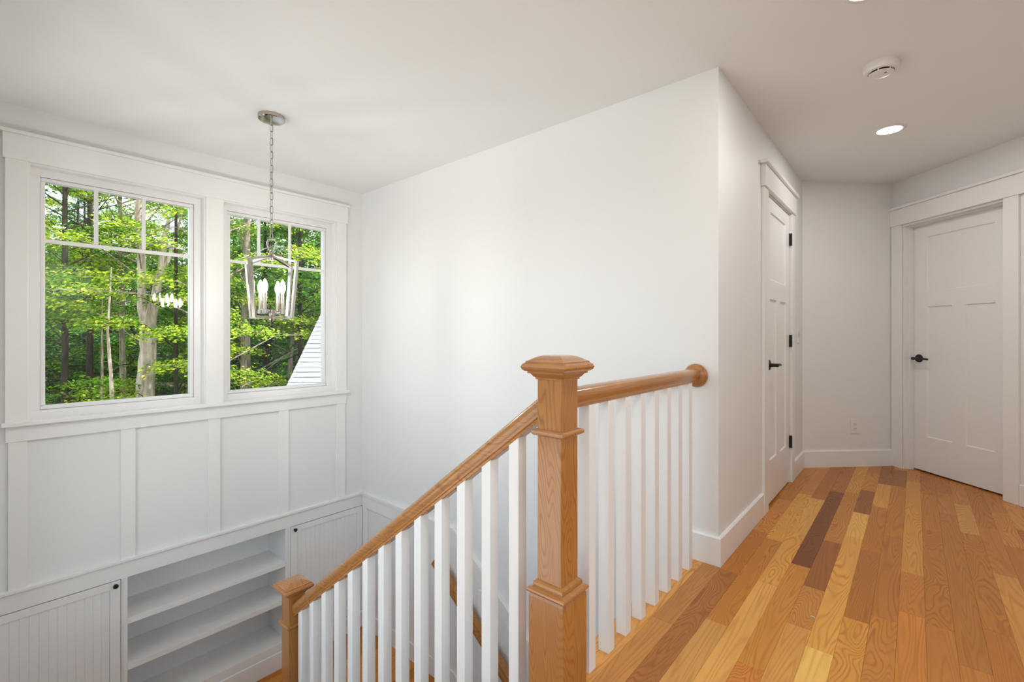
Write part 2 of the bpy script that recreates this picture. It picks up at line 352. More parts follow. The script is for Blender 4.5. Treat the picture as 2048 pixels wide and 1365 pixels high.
# ---- wall_far wainscot (level, then following the lower flight down)
SL = 0.754; XK = -2.60
def zc(x): return -0.318 - max(0, x - XK) * SL
XE = -0.86
def band(name, top, bot, t, label):
    poly = [(XA + 0.018, top), (XK, top), (XE, top - (XE - XK) * SL), (XE, bot - (XE - XK) * SL), (XK, bot), (XA + 0.018, bot)]
    return struct(MB().prism(poly, YB - t, YB, 'y').build(name, M_TRIM), label, 'trim')
band('trim_4', -0.318, -0.341, 0.03, 'white chair rail cap sloping down along the lower stairs')
band('trim_5', -0.341, -0.452, 0.016, 'white flat board under the sloping chair rail')
for x in (-3.85, -3.36, -2.87, -2.36, -1.85, -1.35):
    zt = -0.452 - max(0, x - XK) * SL
    zb = LZ + BH if x < -2.7 else zt - 0.98 + 0.12
    box('batten', M_TRIM, x, x + 0.075, YB - 0.012, YB, zb, zt - (0.06 if x > XK else 0), wf, 0.0015)
poly = [(XA + .018, LZ), (-2.62, LZ), (-2.45, LZ - .193 - .06), (-0.87, LZ - .193 - .06 - 1.58 * SL), (-0.87, LZ + .14 - 1.75 * SL), (-2.62, LZ + BH), (XA + .018, LZ + BH)]
struct(MB().prism(poly, YB - 0.014, YB, 'y').build('baseboard_far', M_TRIM), 'white skirt board along the landing and lower stairs', 'baseboard')
# ================================================================ WINDOWS
def window(n, y0, y1, vm, label):
    g = 0.004
    root = MB()
    fz0, fz1 = WO + 0.002, WZ[1] - 0.010; fy0, fy1 = y0 + 0.010, y1 - 0.010; xo, xi = XA - 0.13, XA - 0.056
    def ring(mb, ya, yb, za, zb, t, x0, x1):
        mb.box(x0, x1, ya, yb, za, za + t).box(x0, x1, ya, yb, zb - t, zb).box(x0, x1, ya, ya + t, za + t, zb - t).box(x0, x1, yb - t, yb, za + t, zb - t)
    t_, zb_ = 0.046, WZ[0] + 0.046
    root.box(xo, xi, fy0, fy1, fz0, zb_).box(xo, xi, fy0, fy1, fz1 - t_, fz1).box(xo, xi, fy0, fy0 + t_, zb_, fz1 - t_).box(xo, xi, fy1 - t_, fy1, zb_, fz1 - t_)
    o = root.build('window_%d' % n, M_VINYL, bevel=0.002)
    struct(o, label, 'window')
    s = MB(); ring(s, fy0 + 0.047, fy1 - 0.047, WZ[0] + 0.047, fz1 - 0.047, 0.022, xo + .01, xi - 0.012); s.build('sash', M_VINYL, o, 0.004)
    gy0, gy1, gz0, gz1 = fy0 + 0.064, fy1 - 0.064, WZ[0] + 0.066, fz1 - 0.064
    xg = xi - 0.028
    MB().box(xg - 0.0006, xg, gy0, gy1, gz0, gz1).build('pane', M_GLASS, o)
    # outer pane of the double glazing, tilted off parallel to shift its own bulb reflection
    dx, dz = 0.015, 0.030
    MB().add([(xg - 0.012 - dz, gy0, gz0), (xg - 0.012 - dx - dz, gy1, gz0), (xg - 0.012 - dx, gy1, gz1), (xg - 0.012, gy0, gz1)], [(0, 1, 2, 3)]).build('pane', M_GLASS, o)
    mz = 1.684
    box('muntin', M_VINYL, xg + 0.001, xg + 0.013, gy0, gy1, mz - 0.012, mz + 0.012, o, 0.003)
    for v in vm: box('muntin', M_VINYL, xg + 0.001, xg + 0.013, v - 0.0105, v + 0.0105, mz + 0.012, gz1, o, 0.003)
    j = MB()  # jamb liner
    j.box(xi - .01, XA + 0.004, y0, y0 + 0.012, WZ[0], WZ[1]).box(xi - .01, XA + 0.004, y1 - 0.012, y1, WZ[0], WZ[1]).box(xi - .01, XA + 0.004, y0 + .012, y1 - .012, WZ[1] - 0.012, WZ[1])
    j.build('jamb', M_TRIM, o)
    return o
window(1, W1[0], W1[1], (0.534, 0.776), 'left white framed window with grilles looking onto the woods')
window(2, W2[0], W2[1], (1.507, 1.749), 'right white framed window behind the pendant lantern')
def fill_window(n, xa, xb, za, zb, yi, yo, label):
    t = 0.05; mb = MB()
    for q in ((xa, xb, za, za + t), (xa, xb, zb - t, zb), (xa, xa + t, za + t, zb - t), (xb - t, xb, za + t, zb - t), ((xa + xb) / 2 - .03, (xa + xb) / 2 + .03, za + t, zb - t)): mb.box(q[0], q[1], yo, yi - 0.03, q[2], q[3])
    o = mb.build('window_%d' % n, M_VINYL, bevel=0.002); struct(o, label, 'window')
    ym = (yo + yi) / 2
    for a, b2 in ((xa + t, (xa + xb) / 2 - .03), ((xa + xb) / 2 + .03, xb - t)): MB().box(a, b2, ym, ym + 0.001, za + t, zb - t).build('pane', M_GLASS, o)
fill_window(3, S0, S1, SZ0, SZ1, YN, YN - 0.14, 'out-of-view window added for soft daylight beside the upper flight')  # added out of view to bring soft daylight onto the tall wall
fill_window(4, B0, B1, BZ0, BZ1, YK, YK - 0.13, 'out-of-view window added as daylight fill at the near end of the hall')  # added behind the camera as neutral fill for the hall
t5 = MB()  # added out-of-view window, throws daylight across to the window wall
for q in ((Q0, Q1, QZ0, QZ0 + .05), (Q0, Q1, QZ1 - .05, QZ1), (Q0, Q0 + .05, QZ0 + .05, QZ1 - .05), (Q1 - .05, Q1, QZ0 + .05, QZ1 - .05), (-0.18, -0.12, QZ0 + .05, QZ1 - .05)): t5.box(XR + 0.03, XR + 0.13, *q)
w5 = t5.build('window_5', M_VINYL, bevel=0.002); struct(w5, 'out-of-view window added in the right hall wall to light the window wall', 'window')
for a, b2 in ((Q0 + .05, -0.18), (-0.12, Q1 - .05)): MB().box(XR + .08, XR + .081, a, b2, QZ0 + .05, QZ1 - .05).build('pane', M_GLASS, w5)
xc = XA + 0.02
wc = MB().box(XA, xc, 0.136, W1[0] + .003, 0.625, 2.118).build('trim_6', M_TRIM, bevel=0.002); struct(wc, 'white flat casing with header and sill around both windows', 'trim')
box('casing', M_TRIM, XA, xc, W1[1] - .003, W2[0] + .003, 0.625, 2.118, wc, 0.002)
box('casing', M_TRIM, XA, xc, W2[1] - .003, 2.208, 0.625, 2.118, wc, 0.002)
box('header', M_TRIM, XA, xc + 0.006, 0.127, 2.22, 2.115, 2.259, wc, 0.002)
box('header_cap', M_TRIM, XA, xc + 0.022, 0.115, 2.230, 2.259, 2.278, wc, 0.002)
box('sill', M_TRIM, XA - 0.06, XA + 0.045, 0.12, 2.226, 0.604, 0.630, wc, 0.004)
box('apron', M_TRIM, XA, xc - 0.002, 0.137, 2.208, 0.515, 0.604, wc, 0.002)
# ================================================================ DOORS
def door_leaf(mb_mat, parent, x0, x1, z0, z1, yf, th, pans, root_name=None):
    """leaf in local frame: x along, y into wall, face at y=yf; pans: list of (x0,x1,z0,z1) recessed panels"""
    xs = sorted(set([x0, x1] + [p[0] for p in pans] + [p[1] for p in pans])); zs = sorted(set([z0, z1] + [p[2] for p in pans] + [p[3] for p in pans]))
    rec = 0.009; inset = 0.007
    mb = MB()
    for i in range(len(xs) - 1):
        for k in range(len(zs) - 1):
            cx, cz = (xs[i] + xs[i + 1]) / 2, (zs[k] + zs[k + 1]) / 2
            if any(p[0] < cx < p[1] and p[2] < cz < p[3] for p in pans): continue
            mb.add([(xs[i], yf, zs[k]), (xs[i + 1], yf, zs[k]), (xs[i + 1], yf, zs[k + 1]), (xs[i], yf, zs[k + 1])], [(0, 1, 2, 3)])
    # edges + back
    mb.add([(x0, yf, z0), (x1, yf, z0), (x1, yf, z1), (x0, yf, z1), (x0, yf + th, z0), (x1, yf + th, z0), (x1, yf + th, z1), (x0, yf + th, z1)],
           [(0, 4, 5, 1), (1, 5, 6, 2), (2, 6, 7, 3), (3, 7, 4, 0), (4, 7, 6, 5)])
    leaf = mb.build(root_name or 'leaf', mb_mat, parent)
    for p in pans:
        a, b2, c, d = p
        pm = MB().add([(a, yf, c), (b2, yf, c), (b2, yf, d), (a, yf, d), (a + inset, yf + rec, c + inset), (b2 - inset, yf + rec, c + inset), (b2 - inset, yf + rec, d - inset), (a + inset, yf + rec, d - inset)],
                      [(0, 1, 5, 4), (1, 2, 6, 5), (2, 3, 7, 6), (3, 0, 4, 7), (4, 5, 6, 7)])
        pm.build('panel', mb_mat, leaf)
    return leaf
def lever(parent, x, z, yf, sgn):
    """black lever set: rose, neck, lever pointing along sgn*x; y<yf is the room side"""
    h_ = MB().lathe([(0.033, yf), (0.033, yf - 0.006), (0.030, yf - 0.010), (0.013, yf - 0.012), (0.011, yf - 0.04), (0.012, yf - 0.055), (0.008, yf - 0.06)], 28, (x, 0, z), 'y').build('rose', M_BLACK, parent, smooth=40)
    MB().tube([(x - sgn * 0.012, yf - 0.052, z), (x + sgn * 0.03, yf - 0.054, z + 0.001), (x + sgn * 0.08, yf - 0.052, z), (x + sgn * 0.118, yf - 0.048, z - 0.003)], [0.011, 0.0095, 0.008, 0.0075], 12).build('lever', M_BLACK, h_, smooth=60)
# door 1 : narrow door in hall wall; local x -> +Y, local y -> -X
d1 = empty('door_1', (XH, 0, 0), PI / 2); struct(d1, 'narrow white three-panel door with black hinges and lever', 'door')
door_leaf(M_TRIM, d1, 3.352, 4.075, 0.012, 2.03, 0.003, 0.035, [(3.475, 3.955, 1.487, 1.94), (3.452, 3.655, 0.291, 1.36), (3.768, 3.965, 0.291, 1.36)])
leaf1 = [c for c in d1.children][0]
lever(leaf1, 3.418, 0.925, 0.003, 1)
box('jamb', M_TRIM, 3.322, 3.348, 0.0, 0.13, 0, 2.05, d1); box('jamb', M_TRIM, 4.078, 4.098, 0.0, 0.13, 0, 2.05, d1); box('jamb', M_TRIM, 3.348, 4.078, 0.0, 0.13, 2.033, 2.05, d1)
box('stop', M_TRIM, 3.348, 3.36, 0.04, 0.075, 0, 2.033, d1); box('stop', M_TRIM, 4.066, 4.078, 0.04, 0.075, 0, 2.033, d1); box('stop', M_TRIM, 3.36, 4.066, 0.04, 0.075, 2.02, 2.033, d1)
box('casing', M_TRIM, 3.222, 3.330, -0.018, 0, 0, 2.047, d1, 0.002); box('casing', M_TRIM, 4.09, 4.180, -0.018, 0, 0, 2.047, d1, 0.002)
box('header', M_TRIM, 3.210, 4.192, -0.028, 0, 2.047, 2.182, d1, 0.002); box('header_cap', M_TRIM, 3.185, 4.208, -0.045, 0, 2.182, 2.204, d1, 0.003)
for z0 in (1.801, 1.031, 0.265):
    hg = MB().lathe([(0.0085, z0), (0.0085, z0 + 0.092)], 12, (4.0785, -0.0095, 0)).build('hinge', M_BLACK, d1, smooth=40)
    MB().box(4.0715, 4.0865, -0.004, 0.0025, z0, z0 + 0.092).build('hinge_leaf', M_BLACK, hg)
# door 2 : wide door in angled wall; local x = s, y into wall
d2 = empty('door_2', (P0[0], P0[1], 0), -R45); struct(d2, 'wide white three-panel door with black lever in angled wall', 'door')
leaf2 = door_leaf(M_TRIM, d2, 0.110, 0.852, 0.012, 2.028, 0.080, 0.035, [(0.229, 0.733, 1.479, 1.922), (0.231, 0.434, 0.293, 1.353), (0.533, 0.737, 0.293, 1.353)])
lever(leaf2, 0.166, 0.929, 0.080, 1)
box('jamb', M_TRIM, 0.090, 0.107, 0, 0.13, 0, 2.045, d2); box('jamb', M_TRIM, 0.855, 0.872, 0, 0.13, 0, 2.045, d2); box('jamb', M_TRIM, 0.107, 0.855, 0, 0.13, 2.031, 2.045, d2)
box('stop', M_TRIM, 0.107, 0.119, 0.045, 0.078, 0, 2.031, d2); box('stop', M_TRIM, 0.843, 0.855, 0.045, 0.078, 0, 2.031, d2); box('stop', M_TRIM, 0.119, 0.843, 0.045, 0.078, 2.019, 2.031, d2)
box('casing', M_TRIM, 0.006, 0.098, -0.018, 0, 0, 2.046, d2, 0.002); box('casing', M_TRIM, 0.862, 0.954, -0.018, 0, 0, 2.046, d2, 0.002)
box('header', M_TRIM, 0.0, 1.12, -0.026, 0, 2.046, 2.182, d2, 0.002); box('header_cap', M_TRIM, -0.005, 1.14, -0.042, 0, 2.182, 2.203, d2, 0.003)
# ================================================================ BUILT-IN CABINETS AND BOOKCASE
FX = XA + 0.018   # face plane
BX = -4.185
def cabinet(yl, yr, dl, dr, label, knob_y, knob_z):
    root = empty('cabinet', (XA, (yl + yr) / 2, LZ)); tag(root, label, 'cabinet', 'built-in cabinets under the windows')
    off = Vector(root.location)
    def bx(nm, m, x0, x1, y0, y1, z0, z1, par, bev=0): return box(nm, m, x0 - off.x, x1 - off.x, y0 - off.y, y1 - off.y, z0 - off.z, z1 - off.z, par, bev)
    zt, zb = -0.4455, -1.392
    b = MB()
    for q in ((BX, BX + .012, yl, yr, LZ, -0.44), (BX, FX, yl, dl - 0.003, LZ, -0.44), (BX, FX, dr + 0.003, yr, LZ, -0.44), (BX, FX - 0.10, dl - .003, dr + .003, -0.445, -0.4405), (BX, FX, dl - .003, dr + .003, LZ, zb - 0.003)):
        b.box(q[0] - off.x, q[1] - off.x, q[2] - off.y, q[3] - off.y, q[4] - off.z, q[5] - off.z)
    b.build('body', M_TRIM, root)
    st = 0.052
    d = MB()
    for q in ((FX - 0.02, FX, dl, dl + st, zb, zt), (FX - 0.02, FX, dr - st, dr, zb, zt), (FX - 0.02, FX, dl + st, dr - st, zt - 0.046, zt), (FX - 0.02, FX, dl + st, dr - st, zb, zb + 0.06)):
        d.box(q[0] - off.x, q[1] - off.x, q[2] - off.y, q[3] - off.y, q[4] - off.z, q[5] - off.z)
    dr_ = d.build('door', M_TRIM, root, 0.0012)
    n = max(1, round((dr - dl - 2 * st) / 0.0388)); wdt = (dr - dl - 2 * st) / n
    for i in range(n):
        ya = dl + st + i * wdt; yb = ya + wdt; g = 0.0028; x1 = FX - 0.006; x0 = FX - 0.016
        poly = [(ya, x0), (yb, x0), (yb, x1 - 0.0025), (yb - g, x1), (ya + g, x1), (ya, x1 - 0.0025)]
        mbb = MB().prism([(p[1] - off.x, p[0] - off.y) for p in poly], zb + 0.06 - off.z, zt - 0.046 - off.z, 'z')
        mbb.build('bead_board', M_TRIM, dr_)
    kx = FX
    MB().lathe([(0.008, kx - off.x), (0.006, kx + 0.012 - off.x), (0.0135, kx + 0.018 - off.x), (0.0145, kx + 0.024 - off.x), (0.010, kx + 0.029 - off.x)], 20, (0, knob_y - off.y, knob_z - off.z), 'x').build('knob', M_BLACK, dr_, smooth=40)
    return root
cabinet(YN + 0.002, 0.653, -0.020, 0.639, 'white beadboard cabinet left of the open shelves', 0.612, -0.470)
cabinet(1.695, YB - 0.002, 1.716, 2.366, 'white beadboard cabinet right of the open shelves', 1.746, -0.470)
bk = empty('bookcase', (XA, 1.174, LZ)); tag(bk, 'built-in white open bookcase under the windows', 'bookcase')
def bkb(nm, x0, x1, y0, y1, z0, z1, bev=0.0015): return box(nm, M_TRIM, x0 - XA, x1 - XA, y0 - 1.174, y1 - 1.174, z0 - LZ, z1 - LZ, bk, bev)
bkb('side', BX, FX, 0.6535, 0.674, LZ, -0.4405); bkb('side', BX, FX, 1.674, 1.6945, LZ, -0.4405); bkb('back', BX, BX + .012, .674, 1.674, LZ, -.4405, 0)
bkb('shelf', BX + .012, FX - 0.002, 0.674, 1.674, -0.748, -0.711); bkb('shelf', BX + .012, FX - 0.002, 0.674, 1.674, -1.046, -1.008); bkb('shelf', BX + .012, FX, 0.674, 1.674, -1.395, -1.346)
bkb('plinth', BX + .012, FX - 0.004, 0.674, 1.674, LZ, -1.395)
struct(box('baseboard_left', M_TRIM, FX, FX + 0.015, YN, YB - 0.014, LZ, -1.408, bevel=0.004), 'white baseboard below the built-in shelves', 'baseboard')
# ================================================================ STAIRS
RS, TR = 1.545 / 8, 0.256
up = empty('stair_flight', (-0.87, 0.56, 0)); tag(up, 'oak and white stair flight down from hall to landing', 'staircase')
for i in range(1, 8):
    xr = -0.87 - (i - 1) * TR; z = -i * RS
    o = MB().box(-TR - 0.025, 0.0, YN + 0.002 - 0.56, 1.19 - 0.56, -0.027, 0).build('tread', M_RAILY, up, 0.008); o.location = (xr + 0.87, 0, z)
for i in range(8):
    xr = -0.87 - i * TR; box('riser', M_TRIM, xr + 0.87 - .0, xr + 0.87 + 0.015, YN + 0.002 - .56, 1.17 - 0.56, -(i + 1) * RS, -i * RS - 0.027, up)
poly = [(-0.86, -0.30), (-0.86, -0.02), (-0.88, -0.10), (-2.68, -0.10 - 1.8 * SL), (-2.68, LZ - 0.2), (-2.45, LZ - 0.25)]
MB().prism([(p[0] + .87, p[1]) for p in poly], 1.195 - 0.56, 1.215 - .56, 'y').build('stringer', M_TRIM, up)
MB().prism([(p[0] + .87, p[1]) for p in [(-0.86, -0.5), (-2.68, -0.5 - 1.82 * SL + .1), (-2.68, -3.089), (-0.86, -3.089)]], 1.12 - 0.56, 1.19 - .56, 'y').build('spandrel_panel', M_WALL, up)
lo = empty('stair_flight', (-2.64, 1.79, LZ)); tag(lo, 'oak and white stair flight down from the landing along the tall wall', 'staircase')
for i in range(1, 8):
    o = MB().box(0.0, TR + 0.025, 1.218 - 1.79, YB - 0.016 - 1.79, -0.027, 0).build('tread', M_RAILY, lo, 0.008); o.location = ((i - 1) * TR, 0, -i * RS)
for i in range(8):
    box('riser', M_TRIM, i * TR - 0.015, i * TR, 1.218 - 1.79, YB - .016 - 1.79, -(i + 1) * RS, -i * RS - 0.027, lo)
# ---- railings
def newel(parent, c, zb):
    """square box newel; c = xy, z features relative to zb shift (0 for the upper post)"""
    s = 0.04455
    sh = MB().sqlathe([(s, 0.355), (s, 0.99)]).build('newel_post', M_POST, parent, 0.0025); sh.location = (c[0], c[1], zb)
    b = 0.0638
    low = -0.30 if zb == 0 else -0.30
    MB().sqlathe([(b, low), (b, 0.325), (b - 0.004, 0.333)]).build('base_box', M_POST, sh, 0.0015)
    MB().sqlathe([(b - 0.002, 0.333), (b + 0.004, 0.337), (b + 0.006, 0.342), (b + 0.004, 0.347), (b - 0.010, 0.352), (b - 0.009, 0.358), (b - 0.010, 0.365), (s + 0.003, 0.371), (s - 0.002, 0.372)]).build('base_moulding', M_RAILX, sh)
    MB().sqlathe([(s - .002, 0.813), (s + 0.009, 0.815), (s + 0.0135, 0.819), (s + 0.0145, 0.8235), (s + 0.0135, 0.828), (s + 0.009, 0.832), (s - .002, 0.834)]).build('collar', M_RAILX, sh)
    MB().sqlathe([(s - 0.002, 0.984), (s + 0.004, 0.985), (s + 0.004, 0.990), (s + 0.009, 0.994), (s + 0.014, 1.001), (s + 0.016, 1.004), (s + 0.022, 1.004), (s + 0.022, 1.010),
                  (s + 0.028, 1.011), (s + 0.034, 1.016), (s + 0.037, 1.0235), (s + 0.034, 1.031), (s + 0.028, 1.0355), (s + 0.026, 1.0365), (s + 0.026, 1.0405), (s + 0.018, 1.044), (s + 0.008, 1.0505), (s - 0.003, 1.0555), (s - 0.012, 1.058), (0.001, 1.0595)]).build('cap', M_RAILX, sh)
    return sh
NX, NY = -0.836, 1.187
NX2 = -2.632; DZ2 = -1.301
RP = [(-0.021, -0.031), (0.021, -0.031), (0.021, -0.022), (0.024, -0.018), (0.024, -0.013), (0.0265, -0.008), (0.030, 0.004), (0.030, 0.015), (0.026, 0.024), (0.017, 0.030), (0.0, 0.033),
      (-0.017, 0.030), (-0.026, 0.024), (-0.030, 0.015), (-0.030, 0.004), (-0.0265, -0.008), (-0.024, -0.013), (-0.024, -0.018), (-0.021, -0.022)]
rl = empty('stair_railing', (NX, NY, 0)); tag(rl, 'oak and white railing sloping down the stairs between two newel posts', 'railing')
newel(rl, (0, 0), 0); newel(rl, (NX2 - NX, 0), DZ2)
ang = math.atan(SL)
def ztop(x): return 0.926 - SL * (-0.893 - x)   # top line of the sloped rail at world x
x0r, x1r = -0.836 - 0.0445, NX2 + 0.0445
nrm = 0.033
zc0, zc1 = ztop(x0r) - nrm / math.cos(ang) + 0.004, ztop(x1r) - nrm / math.cos(ang) + 0.004
hr = MB().sweep(RP, (((x0r + 0.012) - NX, 0, zc0 + .012 * SL), ((x1r - 0.012) - NX, 0, zc1 - 0.012 * SL)), side=(0, 1, 0)).build('handrail', M_RAILX, rl, smooth=35)
bs = 0.0208
for i in range(13):
    x = -0.9975 - i * 0.1258
    zt = ztop(x) - 0.062 / math.cos(ang) + 0.006
    step = int(max(0, (-0.845 - x)) / TR) + 1
    zb = -step * RS
    mb = MB()
    q = [(-bs, -bs), (bs, -bs), (bs, bs), (-bs, bs)]
    mb.add([(a, b2, zb) for a, b2 in q] + [(a, b2, zt + a * SL) for a, b2 in q], [(3, 2, 1, 0), (4, 5, 6, 7), (0, 1, 5, 4), (1, 2, 6, 5), (2, 3, 7, 6), (3, 0, 4, 7)])
    o = mb.build('baluster', M_TRIM, rl, 0.0015); o.location = (x - NX, 0, 0)
    # oak fillet between balusters under the rail
    if i < 12:
        xa, xb = x - bs, x - 0.1258 + bs
        za, zb_ = ztop(xa) - 0.062 / math.cos(ang) + 0.005, ztop(xb) - 0.062 / math.cos(ang) + 0.005
        MB().prism([(xa - NX, za), (xb - NX, zb_), (xb - NX, zb_ - 0.006), (xa - NX, za - 0.006)], -0.016, 0.016, 'y').build('fillet', M_RAILX, rl)
lr = empty('level_railing', (NX, (NY + YB) / 2, 0)); tag(lr, 'level oak handrail with white balusters along the hall edge', 'railing')
oy = (NY + YB) / 2; zr = 0.921
MB().sweep(RP, ((0, NY + 0.0445 - oy, zr), (0, YB - 0.02 - oy, zr)), side=(1, 0, 0)).build('handrail', M_RAILY, lr, smooth=35)
MB().lathe([(0.050, YB - oy), (0.0575, YB - 0.003 - oy), (0.0585, YB - 0.009 - oy), (0.056, YB - 0.014 - oy), (0.049, YB - 0.016 - oy), (0.047, YB - 0.021 - oy), (0.044, YB - 0.023 - oy)], 40, (0.004, 0, 0.919), 'y').build('rosette', M_RAILX, lr, smooth=35)
for i in range(8):
    o = MB().box(-bs, bs, -bs, bs, 0, 0.892).build('baluster', M_TRIM, lr, 0.0015); o.location = (0, 1.3585 + 0.1285 * i - oy, 0)
# wall handrail of the lower flight
wr_ = empty('wall_handrail', (-2.76, 2.30, -0.6)); tag(wr_, 'oak handrail mounted on the tall wall of the lower stairs', 'handrail')
HP = [(-0.024, -0.036), (0.024, -0.036), (0.024, -0.012), (0.028, -0.006), (0.028, 0.022), (0.022, 0.034), (0.0, 0.037), (-0.022, 0.034), (-0.028, 0.022), (-0.028, -0.006), (-0.024, -0.012)]
MB().sweep(HP, ((0, 0.015, 0.010), (1.55, 0.015, 0.010 - 1.55 * SL)), side=(0, 1, 0)).build('rail', M_RAILX, wr_, smooth=35)
for xb in (0.25, 1.2):
    MB().tube([(xb, 0.015, -0.03 - xb * SL), (xb, 0.02, -0.075 - xb * SL), (xb, 0.065, -0.085 - xb * SL), (xb, 0.0819, -0.085 - xb * SL)], 0.007, 8).build('bracket', M_NICKEL, wr_, smooth=60)
# ================================================================ LIGHT FIXTURES AND SMALL FITTINGS
def can(x, y, label):
    r = empty('recessed_light', (x, y, CE)); tag(r, label, 'ceiling light', 'recessed downlights along the hall ceiling')
    MB().lathe([(0.0655, -0.001), (0.0655, -0.006), (0.072, -0.0075), (0.084, -0.004), (0.087, 0.0)], 48).build('trim_ring', M_PLATE, r, smooth=50)
    MB().lathe([(0.0655, -0.001), (0.0655, -0.004)], 48).build('lens', M_LENS, r)
    ld = bpy.data.lights.new('downlight', 'AREA'); ld.shape = 'DISK'; ld.size = 0.125; ld.energy = CAN_POWER; ld.color = (1.0, 0.97, 0.93)
    lo_ = bpy.data.objects.new('downlight', ld); col.objects.link(lo_); lo_.parent = r; lo_.location = (0, 0, -0.0075)
can(-0.125, 3.811, 'lit recessed ceiling light in front of the two doors')
can(-0.135, 2.20, 'lit recessed ceiling light at the top edge of the picture')
can(-0.13, 0.713, 'unseen recessed ceiling light added as fill over the top of the stairs')  # unseen, continues the row of cans as fill
can(-0.13, -0.836, 'unseen recessed ceiling light added as fill at the near end of the hall')  # added behind the camera to fill the hall with light
sm = empty('smoke_detector', (-0.126, 2.868, CE)); tag(sm, 'round white smoke detector on the hall ceiling', 'smoke detector')
MB().lathe([(0.070, 0), (0.070, -0.010), (0.068, -0.012), (0.068, -0.014), (0.070, -0.016), (0.0695, -0.028), (0.064, -0.036), (0.052, -0.039), (0.050, -0.034), (0.03, -0.033)], 48).build('base', M_PLATE, sm, smooth=30)
MB().lathe([(0.049, -0.045), (0.049, -0.047), (0.045, -0.049), (0.02, -0.0495)], 40).build('cover', M_PLATE, sm, smooth=30)
MB().lathe([(0.040, -0.0335), (0.040, -0.045)], 32).build('chamber', M_DARK, sm, smooth=30)
for k in range(6):
    a = k * PI / 3 + 0.35; x, y = 0.0465 * math.cos(a), 0.0465 * math.sin(a)
    MB().tube([(x, y, -0.034), (x, y, -0.046)], 0.003, 8).build('rib', M_PLATE, sm)
MB().lathe([(0.006, -0.0494), (0.006, -0.0505)], 16, (0.018, -0.01, 0)).build('button', M_SLOT, sm)
# switch on hall wall
sw = empty('light_switch', (XH, 4.425, 1.121), PI / 2); tag(sw, 'white rocker light switch between narrow door and corner', 'light switch')
box('plate', M_PLATE, -0.036, 0.036, -0.006, 0, -0.063, 0.063, sw, 0.002)
MB().add([(-0.0165, -0.006, -0.033), (0.0165, -0.006, -0.033), (0.0165, -0.010, 0.0), (-0.0165, -0.010, 0.0), (-0.0165, -0.0065, 0.033), (0.0165, -0.0065, 0.033), (-0.0165, -0.004, -0.033), (0.0165, -0.004, -0.033), (-0.0165, -0.004, 0.033), (0.0165, -0.004, 0.033)],
         [(0, 1, 3, 2), (2, 3, 5, 4), (0, 6, 7, 1), (4, 5, 9, 8), (0, 2, 4, 8, 6), (1, 7, 9, 5, 3)]).build('rocker', M_PLATE, sw)
# outlet on end wall
ou = empty('outlet', (E0[0], E0[1], 0), R45); tag(ou, 'white duplex wall outlet low on the angled end wall', 'outlet')
ox, oz = 0.468, 0.342
box('plate', M_PLATE, ox - 0.038, ox + 0.038, -0.006, 0, oz - 0.062, oz + 0.062, ou, 0.002)
rcp = box('receptacle', M_PLATE, ox - 0.0165, ox + 0.0165, -0.009, -0.005, oz - 0.0335, oz + 0.0335, ou, 0.001)
for dz in (-0.019, 0.019):
    for dx, hh in ((-0.0065, 0.005), (0.0065, 0.004)): box('slot', M_SLOT, ox + dx - 0.0012, ox + dx + 0.0012, -0.0095, -0.0085, oz + dz - hh + 0.002, oz + dz + hh + 0.002, rcp)
    MB().lathe([(0.0025, -0.0095), (0.0025, -0.0085)], 10, (ox, 0, oz + dz - 0.008), 'y').build('ground_hole', M_SLOT, rcp)
# small wood shaving on the floor
sv = MB().tube([(0, 0, 0.0018), (0.006, 0.003, 0.003), (0.013, 0.002, 0.0035), (0.019, -0.004, 0.0018)], [0.0012, 0.0017, 0.0017, 0.001], 6).build('wood_shaving', M_PLATE, loc=(-0.318, 2.185, 0), smooth=60)
tag(sv, 'tiny pale curled shaving lying on the floor planks', 'debris')
# ---- pendant lantern
PXc, PYc = -2.908, 1.182
pn = empty('pendant_lantern', (PXc, PYc, CE)); tag(pn, 'polished nickel open lantern pendant with four lit candle bulbs on a chain', 'pendant lamp')
MB().lathe([(0.074, 0.0), (0.074, -0.020), (0.070, -0.024), (0.012, -0.026)], 48).build('canopy', M_NICKEL, pn, smooth=30)
MB().lathe([(0.006, -0.024), (0.006, -0.045), (0.009, -0.047), (0.009, -0.052)], 16).build('stem', M_NICKEL, pn, smooth=30)
def ringpts(hh, ww, n=20):
    pts = []
    for k in range(n):
        a = 2 * PI * k / n; c, s_ = math.cos(a), math.sin(a)
        pts.append((ww * c, 0, (hh - ww) * (1 if s_ > 0.01 else -1 if s_ < -0.01 else 0) + ww * s_))
    return pts
ztopc, zbotc = -0.050, 1.685 - CE
nl = 17; pitch = (ztopc - zbotc) / nl
cl = bpy.data.meshes.new('chain_link')
m0 = MB().tube(ringpts(pitch / 2 + 0.0022, 0.0085), 0.0021, 8, closed=True).build('chain_link', M_NICKEL, pn, smooth=60)
m0.location = (0, 0, ztopc - pitch / 2)
for k in range(1, nl):
    o = m0.copy(); col.objects.link(o); o.parent = pn; o.location = (0, 0, ztopc - pitch * (k + 0.5)); o.rotation_euler = (0, 0, (PI / 2 if k % 2 else 0) + 0.7)
m0.rotation_euler = (0, 0, 0.7)
MB().tube([(0.004 * math.sin(t * 5), 0.004 * math.cos(t * 4), -0.05 + t * (zbotc + 0.05)) for t in [i / 24 for i in range(25)]], 0.0012, 6).build('cord', M_NICKEL, pn, smooth=60)
zl = lambda z: z - CE
Rv = Vector((math.cos(YAW), math.sin(YAW), 0)); Fv = Vector((-math.sin(YAW), math.cos(YAW), 0))
